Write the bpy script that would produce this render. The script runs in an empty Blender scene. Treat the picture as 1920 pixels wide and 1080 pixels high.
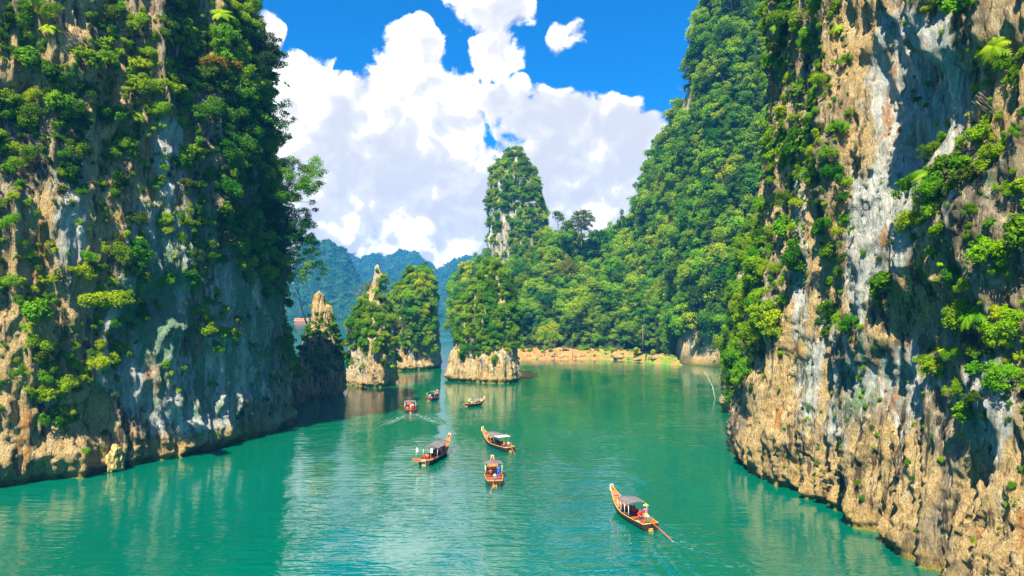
import bpy, bmesh, math, random
import numpy as np
from mathutils import Vector, Matrix, Euler, Quaternion
R = math.radians
rnd = random.Random(7)
rng = np.random.default_rng(11)
sc = bpy.context.scene
COL = sc.collection

# ------------------------------------------------------------------ camera, sun, sky, exposure
CAM = np.array([0.0, 0.0, 20.0])
F = 1280.0
PITCH = math.atan(35 / F)
cd = bpy.data.cameras.new('camera'); cam = bpy.data.objects.new('camera', cd); COL.objects.link(cam)
cd.lens = 24; cd.sensor_width = 36; cd.clip_start = 0.5; cd.clip_end = 20000
cam.location = CAM; cam.rotation_euler = (R(90) + PITCH, 0, 0)
sc.camera = cam
SUN_EL = R(53)
SUN_H = np.array([-0.35, -0.937]); SUN_H /= np.linalg.norm(SUN_H)
SUN = Vector((SUN_H[0] * math.cos(SUN_EL), SUN_H[1] * math.cos(SUN_EL), math.sin(SUN_EL)))
sl = bpy.data.lights.new('sun', 'SUN'); so = bpy.data.objects.new('sun', sl); COL.objects.link(so)
sl.energy = 5.0; sl.angle = R(0.5); sl.color = (1.0, 0.90, 0.66)
so.rotation_euler = SUN.to_track_quat('Z', 'Y').to_euler(); so.location = (0, -50, 300)
sc.view_settings.view_transform = 'Standard'; sc.view_settings.look = 'None'
sc.view_settings.exposure = 1.45; sc.view_settings.gamma = 1; sc.view_settings.use_curve_mapping = False
try:
    sc.cycles.max_bounces = 5; sc.cycles.transparent_max_bounces = 4; sc.cycles.volume_bounces = 0
    sc.cycles.diffuse_bounces = 2; sc.cycles.glossy_bounces = 2; sc.cycles.transmission_bounces = 3
    sc.cycles.caustics_reflective = False; sc.cycles.caustics_refractive = False
except Exception: pass

def ray(px, py):
    """direction through a photo pixel, scaled so that y = 1"""
    px = np.asarray(px, float); py = np.asarray(py, float)
    a = (px - 960) / F; b = (540 - py) / F
    c, s = math.cos(PITCH), math.sin(PITCH)
    y = c - b * s; z = s + b * c
    return a / y, z / y
def at(px, py, D):
    u, v = ray(px, py); return np.array([u * D, D, 20 + v * D])
def water_pt(px, py):
    u, v = ray(px, py); D = -20 / v; return np.array([u * D, D, 0.0])
def proj(P):
    x, y, z = P[..., 0], P[..., 1], P[..., 2] - 20
    c, s = math.cos(PITCH), math.sin(PITCH)
    d = np.maximum(y * c + z * s, 0.1); h = -y * s + z * c
    return 960 + F * x / d, 540 - F * h / d, d

class NT:
    """small helper to write node trees"""
    def __init__(s, nt): s.nt = nt; s.n = nt.nodes; s.l = nt.links
    def new(s, t, **kw):
        n = s.n.new(t)
        for k, v in kw.items(): setattr(n, k, v)
        return n
    def put(s, sock, v):
        if v is None: return
        if isinstance(v, bpy.types.NodeSocket): s.l.new(v, sock)
        else:
            if hasattr(sock.default_value, '__len__') and isinstance(v, (tuple, list)) and len(v) == 3 and len(sock.default_value) == 4: v = (*v, 1)
            sock.default_value = v
    def math(s, op, a, b=None, c=None, clamp=False):
        n = s.new('ShaderNodeMath', operation=op, use_clamp=clamp); s.put(n.inputs[0], a)
        if b is not None: s.put(n.inputs[1], b)
        if c is not None: s.put(n.inputs[2], c)
        return n.outputs[0]
    def vmath(s, op, a, b=None, sc_=None):
        n = s.new('ShaderNodeVectorMath', operation=op); s.put(n.inputs[0], a)
        if b is not None: s.put(n.inputs[1], b)
        if sc_ is not None: s.put(n.inputs['Scale'], sc_)
        return n.outputs['Value'] if op in ('DOT_PRODUCT', 'LENGTH') else n.outputs[0]
    def noise(s, vec, scale, detail=4, rough=0.55, dist=0.0, dim='3D'):
        n = s.new('ShaderNodeTexNoise', noise_dimensions=dim); s.put(n.inputs['Vector'], vec)
        n.inputs['Scale'].default_value = scale; n.inputs['Detail'].default_value = detail
        n.inputs['Roughness'].default_value = rough; n.inputs['Distortion'].default_value = dist
        return n.outputs[0]
    def vor(s, vec, scale, feature='F1', out=0, rand=1.0):
        n = s.new('ShaderNodeTexVoronoi', feature=feature); s.put(n.inputs['Vector'], vec)
        n.inputs['Scale'].default_value = scale; n.inputs['Randomness'].default_value = rand
        return n.outputs[out]
    def mr(s, v, a, b, c=0.0, d=1.0, smooth=True):
        n = s.new('ShaderNodeMapRange', interpolation_type='SMOOTHSTEP' if smooth else 'LINEAR'); s.put(n.inputs[0], v)
        for i, x in enumerate((a, b, c, d)): s.put(n.inputs[i + 1], x)
        return n.outputs[0]
    def mix(s, f, a, b, mode='MIX'):
        n = s.new('ShaderNodeMix', data_type='RGBA', blend_type=mode); s.put(n.inputs[0], f); s.put(n.inputs[6], a); s.put(n.inputs[7], b)
        return n.outputs[2]
    def mapping(s, vec, scale=(1, 1, 1), loc=(0, 0, 0), rot=(0, 0, 0)):
        n = s.new('ShaderNodeMapping'); s.put(n.inputs[0], vec)
        n.inputs['Scale'].default_value = scale; n.inputs['Location'].default_value = loc; n.inputs['Rotation'].default_value = rot
        return n.outputs[0]
    def attr(s, name, kind='GEOMETRY', out='Fac'):
        n = s.new('ShaderNodeAttribute', attribute_name=name, attribute_type=kind); return n.outputs[out]
    def comb(s, x, y, z):
        n = s.new('ShaderNodeCombineXYZ'); s.put(n.inputs[0], x); s.put(n.inputs[1], y); s.put(n.inputs[2], z); return n.outputs[0]
    def bump(s, h, strength, dist, normal=None):
        n = s.new('ShaderNodeBump'); s.put(n.inputs['Height'], h); n.inputs['Strength'].default_value = strength
        n.inputs['Distance'].default_value = dist
        if normal is not None: s.put(n.inputs['Normal'], normal)
        return n.outputs[0]

# --- world: sky plus cumulus clouds by direction
w = bpy.data.worlds.new('World'); sc.world = w; w.use_nodes = True
W = NT(w.node_tree); W.n.clear()
sky = W.new('ShaderNodeTexSky', sky_type='NISHITA', sun_disc=False, sun_elevation=SUN_EL,
            sun_rotation=math.atan2(SUN.x, SUN.y), altitude=0, air_density=1.0, dust_density=0.3, ozone_density=2.5)
tc = W.new('ShaderNodeTexCoord').outputs['Generated']
sep = W.new('ShaderNodeSeparateXYZ'); W.put(sep.inputs[0], tc)
X, Y, Z = sep.outputs
# each puff is a direction and an angular radius (from the photograph's cloud bank)
PUFFS = [(415, 130, 118), (472, 62, 55), (520, 190, 95), (600, 235, 118), (700, 250, 118), (765, 165, 88), (785, 105, 66),
         (915, 10, 82), (925, 95, 62), (850, 205, 82), (955, 205, 62), (1000, 255, 92), (1090, 255, 88), (1170, 275, 84), (1225, 250, 40),
         (1062, 76, 36), (1080, 56, 22), (600, 430, 230), (850, 420, 215), (1060, 430, 210), (1200, 400, 120), (520, 520, 170), (800, 560, 170), (1080, 580, 200), (1300, 600, 200), (420, 330, 170)]
HOLES = [(886, 204, 30), (925, 236, 34), (965, 262, 28), (655, 128, 26)]
def warped(vec, scale, amp):
    n = W.new('ShaderNodeTexNoise'); W.put(n.inputs['Vector'], vec); n.inputs['Scale'].default_value = scale; n.inputs['Detail'].default_value = 2
    return W.vmath('NORMALIZE', W.vmath('ADD', vec, W.vmath('SCALE', W.vmath('SUBTRACT', n.outputs['Color'], (0.5, 0.5, 0.5)), sc_=amp)))
def lobes(vec, lst):
    acc = None
    for px, py, r in lst:
        u, v = ray(px, py); c = Vector((float(u), 1.0, float(v))).normalized(); k = 2.0 / (r / F) ** 2
        d = W.math('MULTIPLY_ADD', W.vmath('DOT_PRODUCT', vec, tuple(c)), k, 1.0 - k)
        if r < 37: d = W.math('MULTIPLY', d, 0.34)
        acc = d if acc is None else W.math('SMOOTH_MAX', acc, d, 0.12)
    return acc
def fbm(vec):
    n1 = W.noise(vec, 12, 8, 0.64, 0.0)
    n2 = W.vor(vec, 20, 'SMOOTH_F1'); n3 = W.vor(vec, 52, 'F1')
    return W.math('MULTIPLY_ADD', W.math('SUBTRACT', n1, 0.5), 2.3, W.math('MULTIPLY_ADD', n3, -0.30, W.math('MULTIPLY_ADD', n2, -0.9, 0.50)))
LD = (-0.45, -0.10, 0.88)          # towards the sun, across the cloud bank
wv = warped(tc, 11, 0.055); wvh = warped(wv, 28, 0.03)
elsewhere = W.math('ADD', W.math('MULTIPLY_ADD', W.noise(tc, 2.6, 3, 0.5), 5.0, -3.0), W.mr(Y, 0.3, 0.8, 0.0, 1.1))
inview = W.math('MULTIPLY', W.mr(Y, 0.72, 0.80), W.mr(Z, 0.50, 0.62, 1.0, 0.0))
lb = lobes(wv, PUFFS)
lb = W.math('MINIMUM', lb, 0.75)
lb = W.math('SUBTRACT', lb, W.math('MULTIPLY', W.math('MAXIMUM', lobes(wvh, HOLES), 0.0), 0.95))
base = W.math('ADD', W.math('MULTIPLY', lb, inview), W.math('MULTIPLY', elsewhere, W.math('SUBTRACT', 1.0, inview)))
f0 = fbm(wv)
f1 = fbm(W.vmath('ADD', wv, tuple(x * 0.020 for x in LD)))
g0 = W.noise(W.vmath('ADD', wv, (3, 1, 2)), 5.0, 4, 0.55); g1 = W.noise(W.vmath('ADD', wv, tuple(q + x * 0.06 for q, x in zip((3, 1, 2), LD))), 5.0, 4, 0.55)
d0 = W.math('ADD', base, f0)
mask = W.mr(d0, -0.02, 0.30)
rel = W.math('ADD', W.math('MULTIPLY', W.math('SUBTRACT', f0, f1), 0.9), W.math('MULTIPLY', W.math('SUBTRACT', g0, g1), 3.4))
rel = W.math('ADD', rel, W.mr(base, 0.9, 0.1, 0.0, 0.35))
lit = W.mr(rel, -0.60, 0.75)
ccol = W.mix(W.mr(lit, 0.0, 0.62), (0.79, 0.815, 0.88), (0.98, 0.98, 0.985))
ccol = W.mix(W.mr(lit, 0.50, 0.95), ccol, (2.1, 2.1, 2.05))
gmn = W.new('ShaderNodeGamma'); W.put(gmn.inputs[0], sky.outputs[0]); gmn.inputs[1].default_value = 0.85
skyc = W.mix(1.0, gmn.outputs[0], (0.03, 0.42, 0.80), 'MULTIPLY')
SKY_STR = 0.115
CLOUD = 0.385
col = W.mix(mask, skyc, W.vmath('SCALE', ccol, sc_=CLOUD / SKY_STR))
bg = W.new('ShaderNodeBackground'); W.put(bg.inputs[0], col); bg.inputs[1].default_value = SKY_STR
try:
    w.cycles.sampling_method = 'MANUAL'; w.cycles.sample_map_resolution = 256
except Exception: pass
wo = W.new('ShaderNodeOutputWorld'); W.l.new(bg.outputs[0], wo.inputs[0])

# ------------------------------------------------------------------ helpers
def tag(o, label=None, cat=None, group=None, kind=None):
    if label: o['label'] = label
    if cat: o['category'] = cat
    if group: o['group'] = group
    if kind: o['kind'] = kind
    return o
def link(name, me, parent=None, mat=None):
    o = bpy.data.objects.new(name, me); COL.objects.link(o)
    if parent is not None: o.parent = parent
    if mat is not None:
        me.materials.clear(); me.materials.append(mat)
    return o
def empty(name, loc=(0, 0, 0), rz=0.0):
    o = bpy.data.objects.new(name, None); COL.objects.link(o); o.location = loc; o.rotation_euler = (0, 0, rz); return o
def np_mesh(name, V, Fc, smooth=True, attrs=None):
    """V (n,3), Fc (m,k) -> mesh"""
    me = bpy.data.meshes.new(name); V = np.asarray(V, np.float32); Fc = np.asarray(Fc, np.int32)
    k = Fc.shape[1]; m = len(Fc)
    me.vertices.add(len(V)); me.vertices.foreach_set('co', V.ravel())
    me.loops.add(m * k); me.loops.foreach_set('vertex_index', Fc.ravel())
    me.polygons.add(m); me.polygons.foreach_set('loop_start', np.arange(0, m * k, k, dtype=np.int32))
    try: me.polygons.foreach_set('loop_total', np.full(m, k, np.int32))
    except Exception: pass
    me.polygons.foreach_set('use_smooth', np.full(m, smooth, bool))
    for a, arr in (attrs or {}).items():
        at_ = me.attributes.new(a, 'FLOAT', 'POINT'); at_.data.foreach_set('value', np.asarray(arr, np.float32).ravel())
    me.update(calc_edges=True); me.validate(); return me
def grid_faces(nu, nv, wrap=False):
    i = np.arange(nu if wrap else nu - 1)[:, None]; j = np.arange(nv - 1)[None, :]
    i2 = (i + 1) % nu
    a = i * nv + j; b = i2 * nv + j; c = i2 * nv + j + 1; d = i * nv + j + 1
    return np.stack([a, b, c, d], -1).reshape(-1, 4)

PERM = np.random.default_rng(3).permutation(512).astype(np.int32); PERM = np.concatenate([PERM, PERM])
GR = np.random.default_rng(5).normal(size=(512, 3)).astype(np.float32); GR /= np.linalg.norm(GR, axis=1)[:, None]
def perlin(x, y, z, seed=0):
    x = np.asarray(x, np.float32) + seed * 17.13; y = np.asarray(y, np.float32) + seed * 5.71; z = np.asarray(z, np.float32) - seed * 9.37
    xi = np.floor(x).astype(np.int32); yi = np.floor(y).astype(np.int32); zi = np.floor(z).astype(np.int32)
    xf = x - xi; yf = y - yi; zf = z - zi
    u = xf * xf * xf * (xf * (xf * 6 - 15) + 10); v = yf * yf * yf * (yf * (yf * 6 - 15) + 10); t = zf * zf * zf * (zf * (zf * 6 - 15) + 10)
    def h(dx, dy, dz):
        i = PERM[(PERM[(PERM[(xi + dx) & 511] + yi + dy) & 511] + zi + dz) & 511]
        gg = GR[i]; return gg[..., 0] * (xf - dx) + gg[..., 1] * (yf - dy) + gg[..., 2] * (zf - dz)
    def L(a, b, f): return a + f * (b - a)
    r = L(L(L(h(0, 0, 0), h(1, 0, 0), u), L(h(0, 1, 0), h(1, 1, 0), u), v), L(L(h(0, 0, 1), h(1, 0, 1), u), L(h(0, 1, 1), h(1, 1, 1), u), v), t)
    return r * 1.6
def ridge(*a, **k): return 1 - 2 * np.abs(perlin(*a, **k))
def sstep(a, b, x): t = np.clip((x - a) / (b - a), 0, 1); return t * t * (3 - 2 * t)

def rock_disp(P, amp=1.0, base_z=0.0):
    x, y, z = P[..., 0], P[..., 1], P[..., 2]
    wx = perlin(x / 9, y / 9, z / 14, seed=21) * 2.2; wy = perlin(x / 9, y / 9, z / 14, seed=22) * 2.2
    x = x + wx; y = y + wy
    d = 2.2 * perlin(x / 13, y / 13, z / 34, seed=1) + 1.2 * ridge(x / 6.5, y / 6.5, z / 34, seed=2)
    sh = lambda v: np.sign(v) * np.abs(v) ** 1.5
    d += 0.95 * sh(ridge(x / 2.6, y / 2.6, z / 16, seed=3)) + 0.30 * perlin(x / 3, y / 3, z / 3, seed=8)
    d += 0.50 * sh(ridge(x / 1.15, y / 1.15, z / 7.5, seed=4)) + 0.20 * ridge(x / .9, y / .9, z / 2.4, seed=9)
    d += 0.36 * sh(ridge(x / .5, y / .5, z / 4.0, seed=5)) + 0.09 * perlin(x / .33, y / .33, z / .5, seed=15)
    # ledges and undercuts: horizontal breaks
    led = perlin(x / 11, y / 11, z / 4.2, seed=6); d += 0.34 * np.sign(led) * np.sqrt(np.abs(led))
    # craggy blocks near the water
    k = np.exp(-np.maximum(z, 0) / 7.0)
    d += k * (0.65 * ridge(x / 1.9, y / 1.9, z / 5.5, seed=12) + 0.35 * ridge(x / .8, y / .8, z / .8, seed=13))
    d -= 0.7 * np.exp(-((z - 0.15) / 0.55) ** 2)      # notch cut by the water
    return d * amp
def blob_mask(px, py, blobs):
    m = np.zeros(px.shape, np.float32)
    for b in blobs:
        cx, cy, rx, ry = b[:4]; v = b[4] if len(b) > 4 else 1.0
        m = np.maximum(m, v * (1 - sstep(0.55, 1.2, np.sqrt(((px - cx) / rx) ** 2 + ((py - cy) / ry) ** 2))))
    return m

# ------------------------------------------------------------------ materials
def new_mat(name):
    m = bpy.data.materials.new(name); m.use_nodes = True; t = NT(m.node_tree); t.n.clear()
    out = t.new('ShaderNodeOutputMaterial'); b = t.new('ShaderNodeBsdfPrincipled'); t.l.new(b.outputs[0], out.inputs[0])
    return m, t, b, out
def plain(name, col, rough=0.6, metal=0.0, var=0.25, scale=6.0):
    m, t, b, out = new_mat(name)
    c = t.new('ShaderNodeTexCoord').outputs['Object']
    n = t.noise(c, scale, 4, 0.6)
    f = t.mr(n, 0.3, 0.7, 1 - var, 1 + var)
    t.put(b.inputs['Base Color'], t.mix(1.0, (*col, 1), t.comb(f, f, f), 'MULTIPLY'))
    b.inputs['Roughness'].default_value = rough; b.inputs['Metallic'].default_value = metal
    return m

def rock_material():
    m, t, b, out = new_mat('limestone')
    P = t.new('ShaderNodeNewGeometry').outputs['Position']
    wv = t.new('ShaderNodeTexNoise'); t.put(wv.inputs['Vector'], P); wv.inputs['Scale'].default_value = 0.18; wv.inputs['Detail'].default_value = 3
    Pw = t.vmath('ADD', P, t.vmath('SCALE', t.vmath('SUBTRACT', wv.outputs['Color'], (.5, .5, .5)), sc_=2.5))
    S = t.mapping(Pw, scale=(1, 1, 0.07)); S2 = t.mapping(Pw, scale=(1, 1, 0.3))
    big = t.noise(t.mapping(Pw, scale=(1, 1, .35)), 0.13, 4, 0.6)
    st1 = t.noise(S, 0.7, 6, 0.65); st2 = t.noise(S, 2.2, 5, 0.65); blot = t.noise(S2, 1.1, 7, 0.7); fine = t.noise(P, 5.5, 6, 0.7)
    pale = t.attr('pale'); warm = t.attr('warm'); alg = t.attr('algae')
    greyc = t.mix(t.mr(blot, .35, .65), (0.15, 0.12, 0.085), (0.52, 0.43, 0.31))
    tan = t.mix(t.mr(fine, .3, .7), (0.42, 0.27, 0.12), (0.84, 0.65, 0.37))
    c = t.mix(t.mr(t.math('ADD', big, t.math('MULTIPLY', warm, 0.35)), .46, .66), greyc, tan)
    palec = t.mix(t.mr(st2, .35, .7), (0.42, 0.46, 0.46), (0.84, 0.83, 0.80))
    pf = t.mr(t.math('ADD', t.math('MULTIPLY', st1, 0.75), t.math('ADD', t.math('MULTIPLY', blot, 0.45), t.math('MULTIPLY', pale, 0.30))), .68, .80)
    c = t.mix(pf, c, palec)
    # rust and orange seeps
    rf = t.math('MULTIPLY', t.mr(t.noise(t.mapping(Pw, scale=(1, 1, .13), loc=(31, 7, 3)), 0.42, 5, .6), .57, .68), 0.75)
    c = t.mix(rf, c, (0.46, 0.19, 0.05))
    # dark water streaks
    df = t.math('MULTIPLY', t.mr(t.noise(t.mapping(Pw, scale=(1, 1, .05), loc=(5, 50, 3)), 1.15, 5, .65), .53, .62), t.mr(pale, 0, 1, .9, .4))
    c = t.mix(df, c, (0.045, 0.04, 0.035))
    df2 = t.mr(t.noise(t.mapping(Pw, scale=(1, 1, .25), loc=(5, 5, 31)), 0.5, 6, .7), .56, .66)
    c = t.mix(t.math('MULTIPLY', t.math('MULTIPLY', df2, .7), t.mr(pale, 0, 1, 1, .4)), c, (0.075, 0.06, 0.045))
    c = t.mix(t.mr(t.noise(t.mapping(P, scale=(1, 1, .16), loc=(3, 8, 1)), 2.2, 6, .75), .58, .66, 0, .75), c, (0.06, 0.042, 0.03))
    c = t.mix(t.mr(t.noise(t.mapping(P, scale=(1, 1, .3), loc=(7, 3, 5)), 5.0, 5, .75), .58, .68, 0, .6), c, (0.08, 0.06, 0.04))
    c = t.mix(t.mr(t.noise(t.mapping(P, scale=(1, 1, .14), loc=(1, 13, 5)), 3.0, 6, .75), .52, .66, 0, .75), c, (0.86, 0.74, 0.52))
    # green film and moss
    gf = t.mr(t.math('ADD', t.noise(t.mapping(Pw, scale=(1, 1, .2), loc=(11, 2, 9)), 0.5, 6, .68), t.math('MULTIPLY', alg, 0.26)), .60, .74)
    c = t.mix(t.math('MULTIPLY', gf, .85), c, t.mix(t.mr(fine, .3, .7), (0.06, 0.17, 0.09), (0.26, 0.42, 0.26)))
    mf = t.mr(t.noise(P, 0.9, 7, .75), .60, .70)
    c = t.mix(t.math('MULTIPLY', mf, .6), c, (0.09, 0.11, 0.02))
    # bleached lake-level band
    sp = t.new('ShaderNodeSeparateXYZ'); t.put(sp.inputs[0], P)
    zb = t.math('ADD', sp.outputs[2], t.math('MULTIPLY', t.noise(P, .35, 5, .6), -7.0))
    bf = t.mr(zb, -3.2, 0.6, 0.85, 0.0)
    c = t.mix(t.math('MULTIPLY', bf, t.mr(blot, .3, .62)), c, t.mix(t.mr(fine, .35, .65), (0.40, 0.24, 0.08), (0.74, 0.52, 0.24)))
    wet = t.mr(sp.outputs[2], 0.1, 0.55, 0.7, 0.0)
    c = t.mix(wet, c, (0.30, 0.26, 0.04))
    c = t.mix(t.mr(t.vor(t.mapping(Pw, scale=(1, 1, .5)), 1.3, 'DISTANCE_TO_EDGE'), 0.0, 0.035, 0.25, 0.0), c, (0.06, 0.05, 0.04))
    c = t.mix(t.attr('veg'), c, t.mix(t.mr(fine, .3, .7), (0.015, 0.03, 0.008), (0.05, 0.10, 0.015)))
    gm = t.new('ShaderNodeHueSaturation'); gm.inputs['Saturation'].default_value = 1.12; gm.inputs['Value'].default_value = 1.0; t.put(gm.inputs['Color'], c)
    t.put(b.inputs['Base Color'], gm.outputs[0]); b.inputs['Roughness'].default_value = 0.85
    b.inputs['Specular IOR Level'].default_value = 0.25
    h = t.math('ADD', t.math('MULTIPLY', t.noise(t.mapping(P, scale=(1, 1, .22)), 2.8, 8, .75), 1.3), t.math('MULTIPLY', t.noise(t.mapping(Pw, scale=(1, 1, .08)), 3.0, 6, .7), 0.8))
    t.put(b.inputs['Normal'], t.bump(h, 1.0, 0.75))
    return m
ROCK = rock_material()

def leaf_material(name, cols, yellow=0.0):
    m, t, b, out = new_mat(name)
    oi = t.new('ShaderNodeObjectInfo').outputs['Random']
    tint = t.attr('tint')
    P = t.new('ShaderNodeNewGeometry').outputs['Position']
    f = t.math('ADD', t.math('MULTIPLY', tint, 0.30), t.math('ADD', t.math('MULTIPLY', oi, 0.45), t.math('MULTIPLY', t.mr(t.noise(P, .09, 2, .5), .3, .7), 0.30)))
    r = t.new('ShaderNodeValToRGB'); t.put(r.inputs[0], f)
    e = r.color_ramp.elements; e[0].position = 0.12; e[0].color = (*cols[0], 1); e[1].position = 0.95; e[1].color = (*cols[-1], 1)
    for i, c in enumerate(cols[1:-1]):
        q = e.new(0.12 + 0.83 * (i + 1) / (len(cols) - 1)); q.color = (*c, 1)
    hs_ = t.new('ShaderNodeHueSaturation'); t.put(hs_.inputs['Color'], r.outputs[0])
    t.put(hs_.inputs['Hue'], t.math('MULTIPLY_ADD', t.math('FRACT', t.math('MULTIPLY', oi, 37.7)), 0.05, 0.478))
    c = hs_.outputs[0]
    t.put(b.inputs['Base Color'], c); b.inputs['Roughness'].default_value = 0.55; b.inputs['Specular IOR Level'].default_value = 0.12
    tr = t.new('ShaderNodeBsdfTranslucent'); t.put(tr.inputs[0], t.mix(1.0, c, (1.25, 1.1, 0.5, 1), 'MULTIPLY'))
    ms = t.new('ShaderNodeMixShader'); ms.inputs[0].default_value = 0.38
    t.l.new(b.outputs[0], ms.inputs[1]); t.l.new(tr.outputs[0], ms.inputs[2]); t.l.new(ms.outputs[0], out.inputs[0])
    return m
LEAF = leaf_material('jungle_leaf', [(0.018, 0.08, 0.002), (0.07, 0.20, 0.001), (0.17, 0.34, 0.001), (0.31, 0.46, 0.001), (0.46, 0.54, 0.002)])
LEAF_DARK = leaf_material('dark_leaf', [(0.012, 0.06, 0.012), (0.025, 0.11, 0.014), (0.05, 0.17, 0.012)])  # darker leaf green; shade of the left cliff edge put into the colour
LEAF_GOLD = leaf_material('golden_leaf', [(0.16, 0.18, 0.01), (0.35, 0.27, 0.01), (0.50, 0.26, 0.01)])
LEAF_OLIVE = leaf_material('olive_leaf', [(0.05, 0.10, 0.008), (0.10, 0.15, 0.01), (0.17, 0.19, 0.015)])
BARK = plain('bark', (0.20, 0.15, 0.10), 0.85, var=.5, scale=3)
BARK_PALE = plain('pale_bark', (0.55, 0.50, 0.42), 0.8, var=.25, scale=3)

# ------------------------------------------------------------------ foliage meshes (unit size, instanced)
def leaves(blobs, n, size, seed, up=0.35, flat=0.6, droop=0.0, aspect=0.5):
    r = np.random.default_rng(seed); B = np.array(blobs, float)
    area = (B[:, 3] * B[:, 4] + B[:, 4] * B[:, 5] + B[:, 3] * B[:, 5]); k = r.choice(len(B), n, p=area / area.sum())
    d = r.normal(size=(n, 3)); d[:, 2] += up; d /= np.linalg.norm(d, axis=1)[:, None]
    rad = r.uniform(0.30, 1.18, n) ** 0.7
    C = B[k, :3] + d * B[k, 3:6] * rad[:, None]
    nrm = d / B[k, 3:6]; nrm /= np.linalg.norm(nrm, axis=1)[:, None]
    nrm = nrm + r.normal(size=(n, 3)) * flat; nrm[:, 2] += 0.3; nrm /= np.linalg.norm(nrm, axis=1)[:, None]
    t = r.normal(size=(n, 3)); t[:, 2] -= droop; t -= nrm * (t * nrm).sum(1)[:, None]; t /= np.linalg.norm(t, axis=1)[:, None]
    bt = np.cross(nrm, t); s = size * r.uniform(0.6, 1.35, n)[:, None]
    fold = nrm * s * 0.16
    v0 = C - t * s; v1 = C + bt * s * aspect + fold; v2 = C + t * s - fold; v3 = C - bt * s * aspect + fold
    V = np.stack([v0, v1, v2, v3], 1).reshape(-1, 3)
    I = np.arange(n)[:, None] * 4
    Fc = np.concatenate([I + np.array([[0, 1, 2]]), I + np.array([[0, 2, 3]])], 0)
    # tint also varies clump by clump
    bt_ = r.uniform(0, 1, len(B))[k]; tint = np.repeat(np.clip(0.5 * bt_ + 0.5 * r.uniform(0, 1, n), 0, 1), 4)
    return V, Fc, tint
def foliage_mesh(name, mat, *a, **k):
    V, Fc, ti = leaves(*a, **k); me = np_mesh(name, V, Fc, False, {'tint': ti}); me.materials.append(mat); return me
def rb(r, n, R0, cz, flatz, size):
    out = []
    for i in range(n):
        a = r.uniform(0, 2 * math.pi); rr = R0 * math.sqrt(r.uniform(0, 1)); s = size * r.uniform(.45, 1.35)
        zz = cz + (1 - (rr / max(R0, 1e-3)) ** 2) * flatz * r.uniform(.1, 1) + r.uniform(-.12, .12)
        out.append((rr * math.cos(a), rr * math.sin(a), zz, s, s * r.uniform(.8, 1.1), s * r.uniform(.6, 1.0)))
        for k in range(2):      # sprays breaking the outline
            b_ = r.uniform(0, 6.28); q = s * r.uniform(.75, 1.15); m = s * r.uniform(.22, .45)
            out.append((rr * math.cos(a) + q * math.cos(b_), rr * math.sin(a) + q * math.sin(b_), zz + r.uniform(-.4, .7) * s, m, m, m * .8))
    return out
BUSH, TREE = [], []
for i in range(6):
    r_ = random.Random(100 + i)
    bl = rb(r_, 10, 0.70, 0.0, 0.6, 0.34)
    BUSH.append(foliage_mesh('bush_leaves', LEAF, bl, (2300, 2600, 1100)[i % 3], (0.066, 0.050, 0.115)[i % 3], 200 + i, up=0.4, flat=.75))
for i in range(6):
    r_ = random.Random(300 + i)
    bl = rb(r_, 13, 0.72, 0.2, 0.95, 0.30) + rb(r_, 6, 0.6, -0.25, 0.4, 0.28)
    TREE.append(foliage_mesh('tree_leaves', LEAF, bl, 3400, 0.056, 400 + i, up=0.45, flat=.7))
# hanging creeper curtains
VINE = []
for i in range(3):
    r_ = random.Random(500 + i)
    bl = [(r_.uniform(-.45, .45), r_.uniform(-.25, .25), -0.25 * j + r_.uniform(-.1, .1), .30 - .03 * j, .26 - .02 * j, .28) for j in range(7) for q in range(2)]
    VINE.append(foliage_mesh('creeper_leaves', LEAF, bl, 1100, 0.075, 520 + i, up=0.0, droop=1.2))
def frond_mesh(name, mat, nf, seed, droop=0.9, L=1.0, wid=0.10):
    r = random.Random(seed); V = []; Fc = []; ti = []
    for f in range(nf):
        a = 2 * math.pi * f / nf + r.uniform(-.25, .25); el = r.uniform(0.1, 1.1); l = L * r.uniform(.75, 1.1); tt = r.random()
        dx, dy = math.cos(a), math.sin(a); P = []
        for s in range(9):
            q = s / 8; h = l * q * math.cos(el * (1 - q * .3)); z = l * (q * math.sin(el) - droop * q * q * .75); P.append((dx * h, dy * h, z))
        for s in range(1, 9):
            p = P[s]; o = P[s - 1]; wv = wid * l * math.sin(math.pi * min(1, (s + .6) / 9.5)) * 3.2
            for sd in (-1, 1):
                k = len(V); tip = (p[0] - sd * dy * wv + dx * wv * .4, p[1] + sd * dx * wv + dy * wv * .4, p[2] - wv * .45)
                V += [o, p, tip]; Fc.append((k, k + 1, k + 2)); ti += [tt] * 3
                mid = tuple((o[j] + p[j]) / 2 for j in range(3)); k = len(V)
                tip2 = (tip[0] - dx * l * .07, tip[1] - dy * l * .07, tip[2] + .01); V += [o, mid, tip2]; Fc.append((k, k + 1, k + 2)); ti += [tt] * 3
    me = np_mesh(name, V, Fc, False, {'tint': ti}); me.materials.append(mat); return me
FERN = [frond_mesh('fern_fronds', LEAF, 14, 600 + i) for i in range(2)]

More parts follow.
